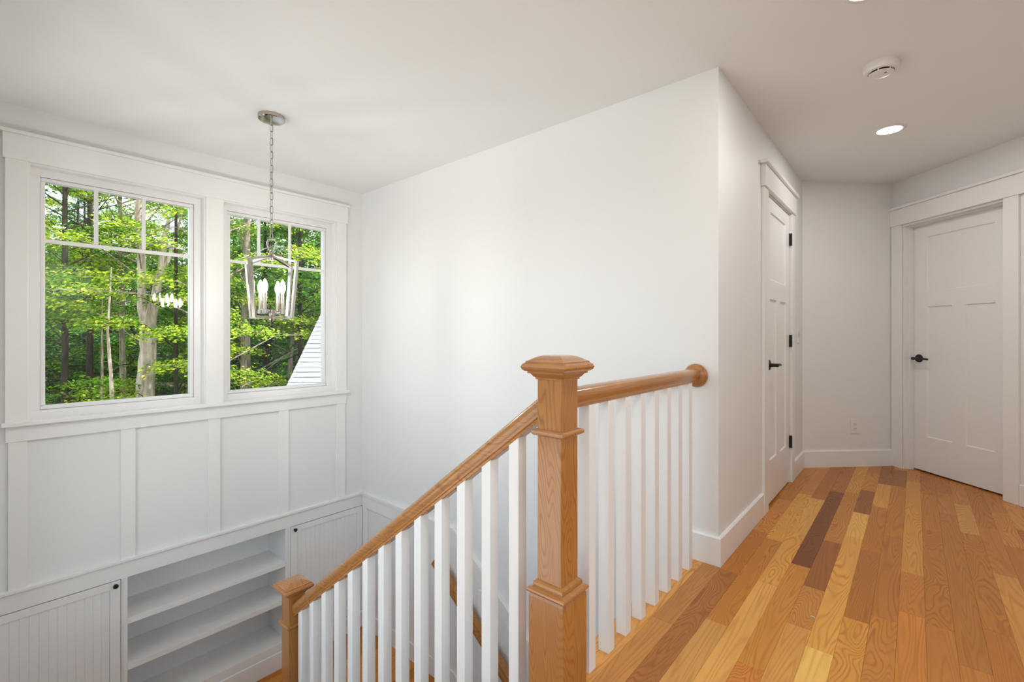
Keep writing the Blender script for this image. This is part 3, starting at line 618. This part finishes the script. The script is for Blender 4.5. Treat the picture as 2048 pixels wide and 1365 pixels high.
# top loop
def loopside(sg): return [Rv * (sg * a) + Vector((0, 0, zl(b))) for a, b in ((0.004, 1.610), (0.012, 1.622), (0.022, 1.650), (0.027, 1.672), (0.021, 1.688), (0.0, 1.694))]
lp = loopside(-1) + loopside(1)[::-1][1:]
MB().tube(lp, 0.0055, 8).build('loop', M_NICKEL, pn, smooth=60)
MB().lathe([(0.006, zl(1.560)), (0.014, zl(1.566)), (0.014, zl(1.600)), (0.010, zl(1.608)), (0.006, zl(1.615))], 20).build('top_hub', M_NICKEL, pn, smooth=40)
angA = math.radians(29)
rs_, rb_ = 0.172, 0.137; zsh, zpk, zbs = zl(1.550), zl(1.592), zl(1.226)
for k in range(4):
    a = angA + k * PI / 2; dv = Vector((math.cos(a), math.sin(a), 0)); sd = Vector((0, 0, 1)).cross(dv)
    mb = MB(); wa, wb = 0.0105, 0.007
    mb.bar(dv * 0.010 + Vector((0, 0, zpk)), dv * (rs_ + 0.004) + Vector((0, 0, zsh)), wa, wb, sd)
    mb.bar(dv * rs_ + Vector((0, 0, zsh + 0.006)), dv * rb_ + Vector((0, 0, zbs - 0.006)), wa, wb, sd)
    mb.bar(dv * rb_ + Vector((0, 0, zbs)), dv * 0.012 + Vector((0, 0, zbs)), wa, wb, sd)
    mb.build('frame_arm', M_NICKEL, pn, 0.001)
MB().lathe([(0.003, zl(1.196)), (0.008, zl(1.202)), (0.012, zl(1.208)), (0.016, zl(1.214)), (0.016, zl(1.264)), (0.021, zl(1.266)), (0.021, zl(1.271)), (0.004, zl(1.273))], 24).build('bottom_hub', M_NICKEL, pn, smooth=40)
for k in range(4):
    a = math.atan2(PYc, PXc) + PI / 4 + k * PI / 2 + 0.26; dv = Vector((math.cos(a), math.sin(a), 0)) * 0.068
    c = (dv.x, dv.y, 0)
    MB().tube([(0, 0, zl(1.262)), dv * 0.6 + Vector((0, 0, zl(1.250))), dv + Vector((0, 0, zl(1.256)))], 0.005, 8).build('candle_arm', M_NICKEL, pn, smooth=60)
    MB().lathe([(0.006, zl(1.246)), (0.0155, zl(1.249)), (0.0155, zl(1.272)), (0.0105, zl(1.274)), (0.0105, zl(1.366)), (0.008, zl(1.368))], 20, c).build('candle_sleeve', M_NICKEL, pn, smooth=40)
    MB().lathe([(0.006, zl(1.368)), (0.009, zl(1.374)), (0.0145, zl(1.391)), (0.0160, zl(1.402)), (0.0142, zl(1.417)), (0.009, zl(1.434)), (0.004, zl(1.446)), (0.001, zl(1.450))], 20, c).build('bulb', M_BULB, pn, smooth=60)
# ================================================================ OUTSIDE
def solidnoise(name, c1, c2, scale, rough=0.9, stretch=(1, 1, 1), bump=0.0, objrnd=0.0):
    m, t, b = newmat(name); N = t.nodes; L = t.links
    tc = N.new('ShaderNodeTexCoord'); mp = N.new('ShaderNodeMapping'); mp.inputs['Scale'].default_value = stretch
    no = N.new('ShaderNodeTexNoise'); no.inputs['Scale'].default_value = scale; no.inputs['Detail'].default_value = 6; no.inputs['Roughness'].default_value = 0.65
    L.new(tc.outputs['Object'], mp.inputs[0]); L.new(mp.outputs[0], no.inputs['Vector'])
    cr = N.new('ShaderNodeValToRGB'); cr.color_ramp.elements[0].position = 0.36; cr.color_ramp.elements[1].position = 0.64
    cr.color_ramp.elements[0].color = c1; cr.color_ramp.elements[1].color = c2
    L.new(no.outputs['Fac'], cr.inputs[0])
    out = cr.outputs[0]
    if objrnd:
        oi = N.new('ShaderNodeObjectInfo'); mr = N.new('ShaderNodeMapRange'); mr.inputs['To Min'].default_value = 1 - objrnd; mr.inputs['To Max'].default_value = 1 + objrnd
        L.new(oi.outputs['Random'], mr.inputs['Value']); hs = N.new('ShaderNodeHueSaturation'); L.new(out, hs.inputs['Color']); L.new(mr.outputs[0], hs.inputs['Value']); out = hs.outputs[0]
    L.new(out, b.inputs['Base Color']); b.inputs['Roughness'].default_value = rough; b.inputs['Specular IOR Level'].default_value = 0.2
    if bump:
        bp = N.new('ShaderNodeBump'); bp.inputs['Strength'].default_value = bump; bp.inputs['Distance'].default_value = 0.02; L.new(no.outputs['Fac'], bp.inputs['Height']); L.new(bp.outputs[0], b.inputs['Normal'])
    return m
def leafmat(name, cols, trans=0.45):
    m, t, b = newmat(name); N = t.nodes; L = t.links
    ge = N.new('ShaderNodeNewGeometry'); cr = N.new('ShaderNodeValToRGB'); el = cr.color_ramp.elements
    while len(el) < len(cols): el.new(0.5)
    for i, c in enumerate(cols): el[i].position = i / (len(cols) - 1); el[i].color = c
    L.new(ge.outputs['Random Per Island'], cr.inputs[0])
    L.new(cr.outputs[0], b.inputs['Base Color']); b.inputs['Roughness'].default_value = 0.5; b.inputs['Specular IOR Level'].default_value = 0.25
    tl = N.new('ShaderNodeBsdfTranslucent'); hs = N.new('ShaderNodeHueSaturation'); hs.inputs['Value'].default_value = 1.15; hs.inputs['Hue'].default_value = 0.485; L.new(cr.outputs[0], hs.inputs['Color']); L.new(hs.outputs[0], tl.inputs[0])
    mx = N.new('ShaderNodeMixShader'); mx.inputs[0].default_value = trans; L.new(b.outputs[0], mx.inputs[1]); L.new(tl.outputs[0], mx.inputs[2]); L.new(mx.outputs[0], N['Material Output'].inputs[0])
    return m
M_BARK_PALE = solidnoise('bark_pale', lin(150, 132, 116), lin(222, 208, 192), 3.2, 0.9, (3, 3, 0.5), 0.8)
M_BARK_GREY = solidnoise('bark_grey', lin(104, 92, 80), lin(176, 162, 146), 4, 0.9, (4, 4, 0.7), 0.7)
M_BARK_DARK = solidnoise('bark_dark', lin(38, 34, 29), lin(70, 62, 52), 4, 0.9, (4, 4, 0.6), 0.7)
M_GROUND = solidnoise('forest_ground', lin(58, 46, 30), lin(84, 84, 40), 1.2, 1.0)
M_MAPLE = leafmat('maple_leaf', [lin(54, 98, 28), lin(82, 130, 34), lin(112, 156, 42), lin(146, 182, 56)])
M_MAPLE_Y = leafmat('maple_leaf_yellow', [lin(76, 122, 30), lin(112, 152, 36), lin(156, 184, 48), lin(204, 214, 74)])
M_MID = leafmat('broad_leaf', [lin(48, 96, 30), lin(70, 124, 38), lin(92, 146, 44), lin(118, 168, 58)], 0.35)
M_NEEDLE = leafmat('needle', [lin(32, 70, 34), lin(46, 90, 42), lin(60, 108, 52), lin(78, 124, 62)], 0.2)
gr = box('ground', M_GROUND, -90, 60, -60, 70, -4.4, -4.2); struct(gr, 'shaded forest floor outside the windows', 'ground')
yd = box('bounce_yard', solidnoise('bounce_gravel', lin(176, 174, 170), lin(206, 204, 200), 3, 1.0), -14, 60, -60, -0.6, -4.2, -4.14); struct(yd, 'unseen pale gravel added beside the house to bounce sunlight indoors', 'ground')  # pale surface added out of view to bounce sun up to the ceiling
def W(u, d): l = (u - 1024) / 937.5; return Vector((d * (-math.sin(YAW) + l * math.cos(YAW)), d * (math.cos(YAW) + l * math.sin(YAW)), 0))
def zpx(v, d): return CAMZ - (v - 671) / 937.5 * d
def leaf_obj(name, mat, cen, nor, size, parent, aspect=0.62, rng=np.random):
    """leaf mesh: one folded four-point blade per row of cen; nor = blade normals"""
    n = len(cen); nor = nor / np.linalg.norm(nor, axis=1, keepdims=True)
    rv = rng.normal(size=(n, 3)); a = np.cross(nor, rv); a /= np.linalg.norm(a, axis=1, keepdims=True); b = np.cross(nor, a)
    s = size[:, None]
    v = np.empty((n, 4, 3)); fold = nor * s * 0.16
    v[:, 0] = cen - a * s * 0.5; v[:, 1] = cen + b * s * 0.5 * aspect + fold + a * s * 0.06; v[:, 2] = cen + a * s * 0.5; v[:, 3] = cen - b * s * 0.5 * aspect + fold + a * s * 0.06
    me = bpy.data.meshes.new(name); me.vertices.add(4 * n); me.vertices.foreach_set('co', v.reshape(-1)); me.loops.add(4 * n); me.polygons.add(n)
    me.loops.foreach_set('vertex_index', np.arange(4 * n, dtype=np.int32)); me.polygons.foreach_set('loop_start', np.arange(0, 4 * n, 4, dtype=np.int32)); me.update(calc_edges=True)
    me.materials.append(mat); o = bpy.data.objects.new(name, me); col.objects.link(o); o.parent = parent; return o
def spray(rng, c, r, n, thick, droop, outward):
    """flat layered spray of n leaves round c"""
    a = rng.uniform(0, 2 * PI, n); q = np.sqrt(rng.uniform(0, 1, n)) * r
    # break the disc into lobes so that the edge is ragged
    lob = 0.55 + 0.45 * np.abs(np.sin(a * rng.integers(2, 4) + rng.uniform(0, 6)))
    q = q * lob
    p = np.stack([q * np.cos(a), q * np.sin(a), rng.normal(0, thick, n) - droop * (q / r) ** 2 * r], 1)
    nor = np.stack([rng.normal(0, 0.38, n) + outward[0] * 0.35, rng.normal(0, 0.38, n) + outward[1] * 0.35, np.ones(n)], 1)
    return p + c, nor
def trunk(name, mat, pts, rads, parent, seg=12):
    rnd = random.Random(len(pts) * 7 + int(rads[0] * 1000))
    P = []; Rr = []
    for i in range(len(pts) - 1):
        for k in range(4):
            t = k / 4; p = Vector(pts[i]).lerp(Vector(pts[i + 1]), t); r = rads[i] * (1 - t) + rads[i + 1] * t
            P.append(p + Vector((rnd.gauss(0, r * 0.045), rnd.gauss(0, r * 0.045), 0))); Rr.append(r * rnd.uniform(0.93, 1.07))
    P.append(Vector(pts[-1])); Rr.append(rads[-1])
    return MB().tube(P, Rr, seg).build(name, mat, parent, smooth=80)
GZ = -4.2
def maple(base, top_z, r0, label, seed, sprays, mat, bark, zlo=-2.0, zhi=6.0, rmin=0.5, rmax=2.6, stems=None, leaf=(0.055, 0.09), per=330, name='maple_tree', lean=(0, 0), avoid=None, twig=0.008):
    rng = np.random.default_rng(seed); rd = random.Random(seed)
    root = empty(name, (base.x, base.y, GZ)); tag(root, label, 'tree')
    if stems is None: stems = [([(0, 0, 0), (lean[0] * 0.3, lean[1] * 0.3, (top_z - GZ) * 0.35), (lean[0] * .7, lean[1] * .7, (top_z - GZ) * 0.7), (lean[0], lean[1], top_z - GZ)], [r0, r0 * 0.85, r0 * 0.6, r0 * 0.2])]
    for p, r in stems: trunk('trunk', bark, p, r, root)
    main = stems[0][0]
    def at(z):
        for i in range(len(main) - 1):
            if main[i][2] <= z <= main[i + 1][2]:
                t = (z - main[i][2]) / (main[i + 1][2] - main[i][2]); return Vector(main[i]).lerp(Vector(main[i + 1]), t)
        return Vector(main[-1])
    C_, N_, S_ = [], [], []; br = MB()
    for k in range(sprays):
        z = rd.uniform(zlo, zhi) - GZ; a = rd.uniform(0, 2 * PI); q = rmin + (rmax - rmin) * math.sqrt(rd.random())
        o = at(min(z, top_z - GZ)); c = o + Vector((q * math.cos(a), q * math.sin(a), 0)); c.z = z
        if avoid and avoid(c + root.location): continue
        rr = rd.uniform(0.35, 0.85); n = int(per * rr * rr / 0.45)
        p, nr = spray(rng, np.array(c), rr, n, 0.055, 0.22, (math.cos(a), math.sin(a)))
        C_.append(p); N_.append(nr); S_.append(rng.uniform(leaf[0], leaf[1], n))
        o2 = at(min(max(z - 0.35 * q, 0.2), top_z - GZ))
        mid = o2.lerp(c, 0.55) + Vector((0, 0, 0.12 * q))
        br.tube([o2, mid, c + Vector((0, 0, 0.02))], [twig * (1.2 + 0.5 * q), twig, 0.004], 5)
        for j in range(3):
            aa = a + rd.uniform(-1.1, 1.1); br.tube([mid.lerp(c, 0.3 * j + .2), c + Vector((rr * .8 * math.cos(aa), rr * .8 * math.sin(aa), -0.1 * rr))], [twig * 0.45, 0.003], 4)
    if br.v: br.build('branches', M_BARK_GREY if bark is M_BARK_PALE else bark, root, smooth=80)
    if C_: leaf_obj('foliage', mat, np.concatenate(C_), np.concatenate(N_), np.concatenate(S_), root, rng=rng)
    return root
# --- the foreground trees one can pick out through the panes
DT1 = 10.0; b1 = W(291, DT1)
fz = zpx(640, DT1) - GZ
def rel(u, v, d): p = W(u, d) - b1; return (p.x, p.y, zpx(v, d) - GZ)
st1 = [([(0, 0, 0), rel(291, 790, DT1), rel(295, 700, DT1), rel(294, 650, DT1), rel(284, 610, DT1), rel(283, 520, DT1), rel(276, 430, DT1), rel(284, 330, DT1), rel(290, 180, DT1)], [0.20, 0.165, 0.15, 0.125, 0.085, 0.07, 0.06, 0.05, 0.03]),
       ([rel(298, 655, DT1), rel(309, 600, DT1), rel(322, 540, DT1), rel(330, 470, DT1), rel(338, 438, DT1)], [0.12, 0.085, 0.065, 0.055, 0.035]),
       ([rel(312, 585, DT1), rel(336, 520, DT1), rel(352, 470, DT1), rel(366, 420, DT1)], [0.05, 0.035, 0.025, 0.012])]
def keep_trunk(c):
    # no spray hangs right in front of the pale forked trunk
    d = c.x * -math.sin(YAW) + c.y * math.cos(YAW); l = c.x * math.cos(YAW) + c.y * math.sin(YAW)
    u = 1024 + 937.5 * l / d; v = 671 - 937.5 * (c.z - CAMZ) / d
    return d < 10.6 and 235 < u < 345 and 560 < v < 860
maple(b1, 6, 0.2, 'thick pale trunked tree forking into two stems behind the left window', 11, 26, M_MAPLE_Y, M_BARK_PALE, 1.2, 5.5, 0.6, 2.4, st1, avoid=keep_trunk)
maple(W(250, 12.0), 7.5, 0.085, 'slim grey tree just left of the pale forked trunk', 12, 34, M_MAPLE, M_BARK_GREY, 0.8, 7.0, 0.4, 2.4, avoid=keep_trunk, lean=(0.1, -0.15))
maple(W(204, 9.0), zpx(560, 9.0), 0.036, 'thin straight brown sapling seen through the left window', 13, 6, M_MAPLE, M_BARK_GREY, 1.4, 2.3, 0.2, 0.9, leaf=(0.06, 0.09), avoid=keep_trunk, twig=0.006, name='sapling')
maple(W(226, 8.4), zpx(535, 8.4), 0.034, 'thin pale wavy sapling right of the brown sapling', 14, 5, M_MAPLE_Y, M_BARK_PALE, 1.6, 2.4, 0.2, 0.9, leaf=(0.06, 0.09), avoid=keep_trunk, twig=0.006, name='sapling',
      stems=[([(0, 0, 0), (0.03, 0.0, 3.0), (0.01, -0.02, 4.4), (-0.03, -0.07, 5.4), (0.0, -0.02, zpx(535, 8.4) - GZ)], [0.04, 0.036, 0.03, 0.022, 0.01])])
maple(W(488, 11.5), 8.5, 0.125, 'tall brown tree in the left half of the right window', 15, 46, M_MAPLE_Y, M_BARK_GREY, -1.2, 6.8, 0.6, 2.5, lean=(0.0, 0.1), avoid=lambda c: False)
maple(W(562, 13.5), 7.0, 0.085, 'leaning mottled tree left of the neighbouring roof', 16, 30, M_MAPLE, M_BARK_GREY, 1.0, 7.0, 0.6, 2.6, lean=(-0.6, 1.0))
maple(W(130, 9.5), 7.0, 0.07, 'leafy bright maple at the far left of the left window', 17, 34, M_MAPLE, M_BARK_DARK, -0.4, 5.6, 0.4, 2.2, avoid=keep_trunk)
maple(W(352, 9.5), 6.0, 0.05, 'low bright leafy maple right of the pale forked trunk', 18, 26, M_MAPLE_Y, M_BARK_DARK, -1.0, 2.0, 0.2, 1.5, avoid=keep_trunk)
maple(W(180, 12.5), 8.5, 0.09, 'yellow green maple spreading over the top of the left window', 19, 46, M_MAPLE_Y, M_BARK_DARK, 2.2, 7.0, 0.5, 2.8, avoid=keep_trunk)
maple(W(600, 11.8), 7.5, 0.06, 'leafy maple above the neighbouring roof', 20, 34, M_MAPLE, M_BARK_DARK, 1.9, 6.6, 0.5, 2.2)
maple(W(440, 9.0), 6.5, 0.045, 'low spreading maple behind the post between the windows', 21, 30, M_MAPLE_Y, M_BARK_PALE, -0.9, 4.6, 0.5, 1.9, avoid=keep_trunk)
maple(W(30, 11.0), 7.5, 0.08, 'leafy maple beyond the left edge of the left window', 22, 30, M_MAPLE, M_BARK_DARK, -0.6, 6.0, 0.4, 2.4)
maple(W(690, 13.0), 8.0, 0.08, 'leafy maple hidden beyond the right window', 23, 30, M_MAPLE, M_BARK_DARK, 1.8, 6.4, 0.4, 2.4)
# --- conifers and broad-leaved trees further back
def conifer(seed, H, R, n, name='pine_tree'):
    rng = np.random.default_rng(seed); rd = random.Random(seed)
    root = empty(name); trunk('trunk', M_BARK_DARK, [(0, 0, 0), (0, 0, H * 0.5), (0.05, 0, H)], [0.16, 0.10, 0.02], root, 8)
    C_, N_, S_ = [], [], []; br = MB(); nb = 70
    for k in range(nb):
        t = (k + rd.random()) / nb; z = H * (0.12 + 0.86 * t); L = R * (1 - t) ** 0.7 * rd.uniform(0.65, 1.1) + 0.15; a = rd.uniform(0, 2 * PI)
        m = int(n * L / R) + 12; q = np.sqrt(rng.uniform(0.02, 1, m)); sp = rng.normal(0, 0.16, m) * (0.3 + q)
        x = L * q; y = L * sp * 0.9; zz = z - 0.32 * L * q * q + 0.12 * L * q + rng.normal(0, 0.04, m)
        C_.append(np.stack([x * math.cos(a) - y * math.sin(a), x * math.sin(a) + y * math.cos(a), zz], 1))
        N_.append(np.stack([rng.normal(0, 0.5, m), rng.normal(0, 0.5, m), np.ones(m)], 1)); S_.append(rng.uniform(0.13, 0.26, m))
        br.tube([(0, 0, z), (L * .5 * math.cos(a), L * .5 * math.sin(a), z), (L * .95 * math.cos(a), L * .95 * math.sin(a), z - 0.2 * L)], [0.022, 0.014, 0.004], 4)
    br.build('branches', M_BARK_DARK, root)
    leaf_obj('foliage', M_NEEDLE, np.concatenate(C_), np.concatenate(N_), np.concatenate(S_), root, 0.3, rng); return root
def broad(seed, H, R, n, name='broadleaf_tree'):
    rng = np.random.default_rng(seed); rd = random.Random(seed)
    root = empty(name); trunk('trunk', M_BARK_DARK, [(0, 0, 0), (0.1, 0.05, H * 0.4), (0, 0.15, H * 0.9)], [0.15, 0.10, 0.03], root, 8)
    C_, N_, S_ = [], [], []; br = MB()
    for k in range(85):
        t = rd.random(); z = H * (0.14 + 0.86 * t); L = R * (0.55 + 0.45 * math.sin(PI * min(1, t * 1.05))) * math.sqrt(rd.uniform(0.05, 1)); a = rd.uniform(0, 2 * PI)
        c = np.array([L * math.cos(a), L * math.sin(a), z]); rr = rd.uniform(0.5, 1.0); m = int(n * rr)
        p, nr = spray(rng, c, rr, m, 0.10, 0.25, (math.cos(a), math.sin(a))); C_.append(p); N_.append(nr); S_.append(rng.uniform(0.10, 0.17, m))
        br.tube([(0.05, 0.05, max(0.3, z - 0.5 * L)), tuple(c)], [0.02, 0.005], 4)
    br.build('branches', M_BARK_DARK, root)
    leaf_obj('foliage', M_MID, np.concatenate(C_), np.concatenate(N_), np.concatenate(S_), root, 0.7, rng); return root
def copy_tree(src):
    r = src.copy(); col.objects.link(r)
    for ch in src.children:
        c = ch.copy(); col.objects.link(c); c.parent = r
    return r
protos = [conifer(31, 11, 2.6, 150), conifer(32, 13, 3.0, 150), broad(33, 11, 3.2, 170), broad(34, 13, 3.6, 170)]
used = [False] * 4; rb = random.Random(9)
LBL = ['dark pine standing behind the maples in the woods', 'tall dark pine standing behind the maples in the woods', 'broad green tree standing behind the maples in the woods', 'tall broad green tree standing behind the maples in the woods']
spots = []
for d, us in ((14.5, (70, 190, 330, 520, 660)), (17.5, (20, 215, 415, 600, 760)), (21, (70, 160, 290, 380, 470, 560, 680)), (26, (20, 130, 230, 330, 430, 520, 620, 740)), (33, (-30, 60, 150, 240, 320, 400, 480, 560, 640, 730)), (42, (0, 90, 180, 270, 350, 430, 510, 590, 670, 760))):
    for u in us: spots.append((u + rb.uniform(-25, 25), d + rb.uniform(-1.2, 1.2)))
for i, (u, d) in enumerate(spots):
    k = rb.choice((0, 1, 0, 1, 2, 3)) if d < 30 else rb.choice((0, 1, 2, 3))
    o = protos[k] if not used[k] else copy_tree(protos[k]); used[k] = True
    p = W(u, d); s = rb.uniform(0.82, 1.02) + 0.016 * (d - 15); o.location = (p.x, p.y, GZ); o.rotation_euler = (0, 0, rb.uniform(0, 6.28)); o.scale = (s, s, s * rb.uniform(0.82, 0.98))
    tag(o, LBL[k], 'tree', ['dark pines in the woods', 'tall dark pines in the woods', 'broad green trees in the woods', 'tall broad green trees in the woods'][k])
# --- neighbouring roof with shingles
PIT = math.radians(36.5); EX = 0.143
O = Vector((-8.486, 3.745, CAMZ - 0.852)); ev = Vector((math.sqrt(.5), math.sqrt(.5), 0)); uv = Vector((-math.sqrt(.5) * math.cos(PIT), math.sqrt(.5) * math.cos(PIT), math.sin(PIT))); nv = ev.cross(uv)
RM = Matrix((ev, uv, nv)).transposed().to_4x4()
hw = empty('house_wing', (O.x, O.y, O.z)); tag(hw, 'angled house wing with pale grey shingle roof outside the right window', 'house')
M_SHINGLE = solidnoise('asphalt_shingle', lin(128, 133, 140), lin(160, 164, 170), 60, 0.9, (1, 1, 1), 0.3, 0.07)
M_SIDING = solidnoise('white_siding', (0.7, 0.7, 0.7, 1), (0.75, 0.75, 0.75, 1), 3)
NR0, NR1, RW = -8, 20, 3.4
def rloc(o): o.matrix_local = RM.copy(); return o
rloc(MB().box(0.03, RW, NR0 * EX, NR1 * EX, -0.12, -0.004).build('roof_deck', M_SIDING, hw))
rloc(MB().box(0.0, 0.03, NR0 * EX - .02, NR1 * EX, -0.16, 0.004).build('rake_board', M_SIDING, hw))
rsn = random.Random(3); shp = {}
for r in range(NR0, NR1):
    x = -0.012; first = True
    while x < RW:
        wd = rsn.choice((0.17, 0.25, 0.33)) if first else rsn.choice((0.25, 0.33, 0.41)); first = False
        wd = min(wd, RW - x) if RW - x - wd > 0.1 else RW - x
        th = rsn.choice((0.006, 0.010))
        key = (round(wd, 3), th)
        if key not in shp:
            mb = MB(); wg = wd - 0.003
            mb.add([(0, 0, 0.0), (wg, 0, 0.0), (wg, EX + 0.02, -0.003), (0, EX + 0.02, -0.003), (0, 0, th + 0.006), (wg, 0, th + 0.006), (wg, EX + 0.02, 0.001), (0, EX + 0.02, 0.001)], [(3, 2, 1, 0), (4, 5, 6, 7), (0, 1, 5, 4), (1, 2, 6, 5), (2, 3, 7, 6), (3, 0, 4, 7)])
            o = mb.build('shingle', M_SHINGLE, hw); shp[key] = o.data
        else:
            o = bpy.data.objects.new('shingle', shp[key]); col.objects.link(o); o.parent = hw
        loc = ev * x + uv * (r * EX)
        m = RM.copy(); m.translation = loc; o.matrix_local = m; x += wd
    if r == NR0: pass
# wing body below the roof
fwd = Vector((-math.sqrt(.5), math.sqrt(.5), 0)); run = (NR1 - NR0) * EX * math.cos(PIT); z0 = NR0 * EX * math.sin(PIT) - 0.14; e0 = fwd * (NR0 * EX * math.cos(PIT))
def bp_(a, b2, z): p = e0 + ev * a + fwd * b2; return (p.x, p.y, z)
bd = MB(); gz = GZ - O.z
for (a) in (0.15,):
    vsb = [bp_(aa, bb, zz) for aa in (0.15, RW - 0.1) for bb, zz in ((0.3, gz), (2 * run - 0.3, gz), (2 * run - 0.3, z0 + 0.15), (run, z0 + run * math.tan(PIT) - 0.15), (0.3, z0 + 0.15))]
    bd.add(vsb, [(0, 1, 2, 3, 4), (9, 8, 7, 6, 5), (0, 5, 6, 1), (1, 6, 7, 2), (2, 7, 8, 3), (3, 8, 9, 4), (4, 9, 5, 0)])
bd.build('wing_wall', M_SIDING, hw)
bk_ = MB(); vsb = [bp_(aa, bb, zz + dz) for dz in (0, 0.12) for aa in (0.0, RW) for bb, zz in ((2 * run, z0 + .14), (run, z0 + .14 + run * math.tan(PIT) - .02))]
bk_.add(vsb, [(0, 1, 3, 2), (4, 6, 7, 5), (0, 4, 5, 1), (2, 3, 7, 6), (0, 2, 6, 4), (1, 5, 7, 3)]); bk_.build('rear_roof', M_SHINGLE, hw)
